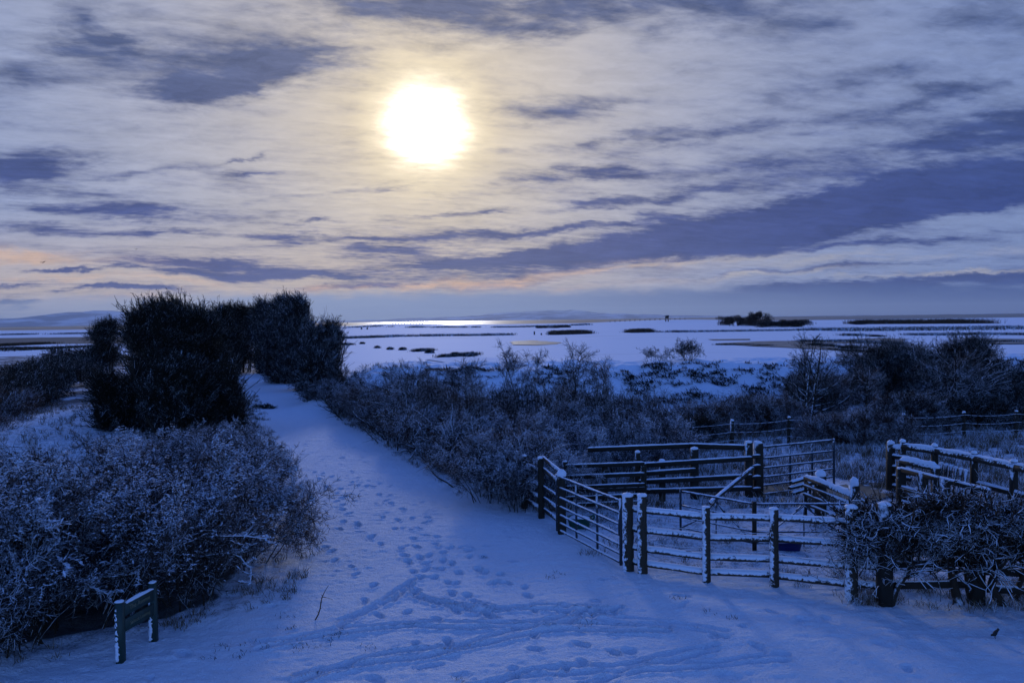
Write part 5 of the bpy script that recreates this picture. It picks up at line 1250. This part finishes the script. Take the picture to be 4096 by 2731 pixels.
for (px, py0, top, wpx, lab, sd, n) in [(2895, 1301, 1264, 85, 'low dark tree at the left tip of the scrub island', 401, 1700), (2945, 1303, 1261, 70, 'bushy dark tree second from the left of the scrub island', 402, 1700), (2992, 1303, 1266, 60, 'lower growth before the middle of the scrub island', 403, 1300),
                                        (3018, 1304, 1247, 56, 'tall dark rounded tree of the scrub island', 404, 1900), (3058, 1304, 1248, 62, 'open fan shaped tree on the scrub island with sky between its limbs', 405, 700)]:
    far_crown('island_tree', px, py0, top, wpx, lab, sd, n)
b0_ = G(3130, 1308); rg = np.random.default_rng(9); e = empty('island_hedge', b0_, 'long low dark hedge forming the right half of the scrub island', 'hedge')
sc_ = b0_[1] / 3186; c = Tw(); blobs = [((rg.uniform(-95, 92) * sc_, rg.normal(0, 2), rg.uniform(.6, 1.9)), (2.4, 2.5, .85)) for k in range(70)]
thick(rg, c, blobs, 6500, .6, .05, 3, .4, .6, .6, (0, 0, 0), .2, .4, rf=.04); ob('twigs', c.mesh('twigs', M['twig_far']), e)
for (px, py0, w_, h_, lab) in [(3438, 1296, 36, 12, 'dark bush at the left end of the tall reeds'), (2190, 1310, 80, 4.5, 'long dark bush on the marsh edge behind the reed bed'), (2250, 1308, 60, 4, 'lower dark bush beside the long one on the marsh edge')]:
    b0_ = G(px, py0 + 2); sc_ = b0_[1] / 3186; e = empty('marsh_bush', b0_, lab, 'bush'); c = Tw()
    blobs = [((rg.uniform(-.45, .45) * w_ * sc_, rg.normal(0, 2), h_ * sc_ * rg.uniform(.2, .8)), (w_ * sc_ * .18, 2, h_ * sc_ * .25)) for k in range(16)]
    thick(rg, c, blobs, 800, .6, .05, 3, .4, .5, .6, (0, 0, 0), .2, .4, rf=.05); ob('twigs', c.mesh('twigs', M['twig_far']), e)
# field posts
RG2 = np.random.default_rng(8)
for k, (px, pt, pb) in enumerate([(2137, 1325, 1338), (2165, 1332, 1340), (2194, 1331, 1340), (1446, 1309, 1317), (1469, 1310, 1317), (1353, 1313, 1321)]):
    q = G(px, pb); h = (pb - pt) * q[1] / 3186; mb = MB(); mb.rod(q - [0, 0, .2], q + [0, 0, h], .22 if k < 3 else .5, sides=6, n=4, jit=.08, rng=RG2)
    o = mb.build('field_post', M['wood'], None, origin=q); tag(o, ['tall post left of the reed bed', 'short post between two others left of the reed bed', 'post touching the left end of the reed bed', 'dark block like post on the far field left of a matching one', 'wide dark post on the far field beside a gap', 'lone post far off beside the thorn trees'][k], 'post')
# row of tiny posts along the far mounds
base_ = []
for k in range(16):
    px = 1570 + k * 14; q = AtY(px, 1302, 600); base_.append(q)
for nm_, pxs_, y_ in (('left mound', np.arange(1570, 1700, 12), 628), ('long mound', np.arange(2440, 2760, 20), 600)):
    x0 = AtY(pxs_[0], 1290, y_)[0]; mb = MB()
    e = empty('far_fence', (x0, y_, 0), f'row of tiny dark posts along the crest of the {nm_} by the shore', 'fence', 'far shore fences')
    for px in pxs_:
        x_ = AtY(px, 1290, y_)[0]; z_ = zg((x_, y_)); mb = MB(); mb.rod([x_, y_, z_ - .3], [x_, y_, z_ + 1.5], .22, sides=5, n=2); mb.build('post', M['grass_dark'], e)
# ------------------------------------------------------------------ lone hut on legs by the shore, birds, robin in the snow, haze
q = AtY(2668, 1284, 560); z0 = zg((q[0], 560)); e = empty('watch_hut', (q[0], 560, z0), 'tiny dark lookout hut on legs standing by the shore', 'hut')
def bx(name, x, y, z, w, d, h, parent, material='grass_dark'):
    mb = MB(); mb.box([x - w / 2, y, z], [x + w / 2, y, z], d, h); return mb.build(name, M[material], parent, smooth=False)
for sx in (-1, 1):
    for sy in (-1, 1):
        mb = MB(); mb.box([q[0] + sx * .9, 560 + sy * .9, z0 - .2], [q[0] + sx * .7, 560 + sy * .7, z0 + 2.4], .35, .35); mb.build('leg', M['grass_dark'], e, smooth=False)
bx('cabin', q[0], 560, z0 + 3.2, 2.2, 2.2, 1.7, e); bx('roof', q[0], 560, z0 + 4.2, 2.7, 2.7, .3, e)
def bird(px, py, y, span, label, bank=.3):
    c = AtY(px, py, y); V = []; F = []; n = 7
    prof = [(-1, .22, .04), (-.6, .34, .10), (-.25, .16, .16), (0, .08, .17), (.25, .16, .16), (.6, .34, .10), (1, .22, .04)]
    mb = MB(); rings = []
    for (f, z, ch) in prof:
        x = f * span / 2; zz = z * span * .5 + f * bank * span * .3
        for (dy_, dz_) in ((-ch * span, 0), (0, .015 * span + .02 * span * (1 - abs(f))), (ch * span, 0), (0, -.015 * span - .04 * span * (1 - abs(f)))): V.append((c[0] + x, c[1] + dy_, c[2] + zz + dz_))
    F = [(i*4+k, i*4+(k+1) % 4, (i+1)*4+(k+1) % 4, (i+1)*4+k) for i in range(n-1) for k in range(4)]
    mb.add(V, F); mb.rod(c + [0, -span * .28, span * .03], c + [0, span * .2, span * .05], span * .055, span * .03, sides=8, n=5)
    o = mb.build('bird', M['feather'], None, origin=c); tag(o, label, 'bird')
bird(172, 1051, 70, .55, 'small dark bird flying low in the sky at the far left')
bird(545, 998, 120, .5, 'tiny distant bird in the clouds left of the sun')
# songbird on the snow at the right
c = G(3977, 2552); mb = MB()
rings = [(-.075, .012, .045), (-.03, .018, .05), (-.01, .032, .062), (.02, .038, .07), (.05, .034, .085), (.068, .024, .105), (.085, .024, .118), (.1, .012, .118), (.118, .003, .114)]
V = []; k = 8
for (t_, r_, z_) in rings:
    for q_ in range(k):
        a_ = 2 * math.pi * q_ / k; V.append((c[0] + t_ * .6 + r_ * .3 * math.cos(a_), c[1] + r_ * math.cos(a_), c[2] + z_ + r_ * math.sin(a_)))
mb.add(V, [(i*k+q_, i*k+(q_+1) % k, (i+1)*k+(q_+1) % k, (i+1)*k+q_) for i in range(len(rings)-1) for q_ in range(k)])
o = mb.build('bird', M['feather'], None, origin=c); tag(o, 'small dark bird standing on the snow near the right front corner', 'bird')
for s_ in (-1, 1):
    l = MB(); l.rod(c + [.01, s_ * .014, 0], c + [.012, s_ * .014, .045], .003, sides=5, n=2); l.build('leg', M['feather'], o)
# haze: the air over the marsh and the firth
hv = bpy.data.materials.new('haze'); hv.use_nodes = True; hn = hv.node_tree; hn.nodes.clear()
pv = hn.nodes.new('ShaderNodeVolumePrincipled'); pv.inputs['Color'].default_value = (.74, .87, 1.0, 1); pv.inputs['Density'].default_value = HAZE; pv.inputs['Anisotropy'].default_value = .4
ho = hn.nodes.new('ShaderNodeOutputMaterial'); hn.links.new(pv.outputs[0], ho.inputs['Volume'])
x0, x1, y0, y1, z0, z1 = -60000, 60000, -3000, 56000, -12, 760
me = bpy.data.meshes.new('haze'); me.from_pydata([(x, y, z) for z in (z0, z1) for y in (y0, y1) for x in (x0, x1)], [], [(0, 2, 3, 1), (4, 5, 7, 6), (0, 1, 5, 4), (2, 6, 7, 3), (0, 4, 6, 2), (1, 3, 7, 5)])
me.materials.append(hv); o = bpy.data.objects.new('haze', me); COL.objects.link(o); o['kind'] = 'stuff'; o['label'] = 'thin blue haze over the marsh and the firth'
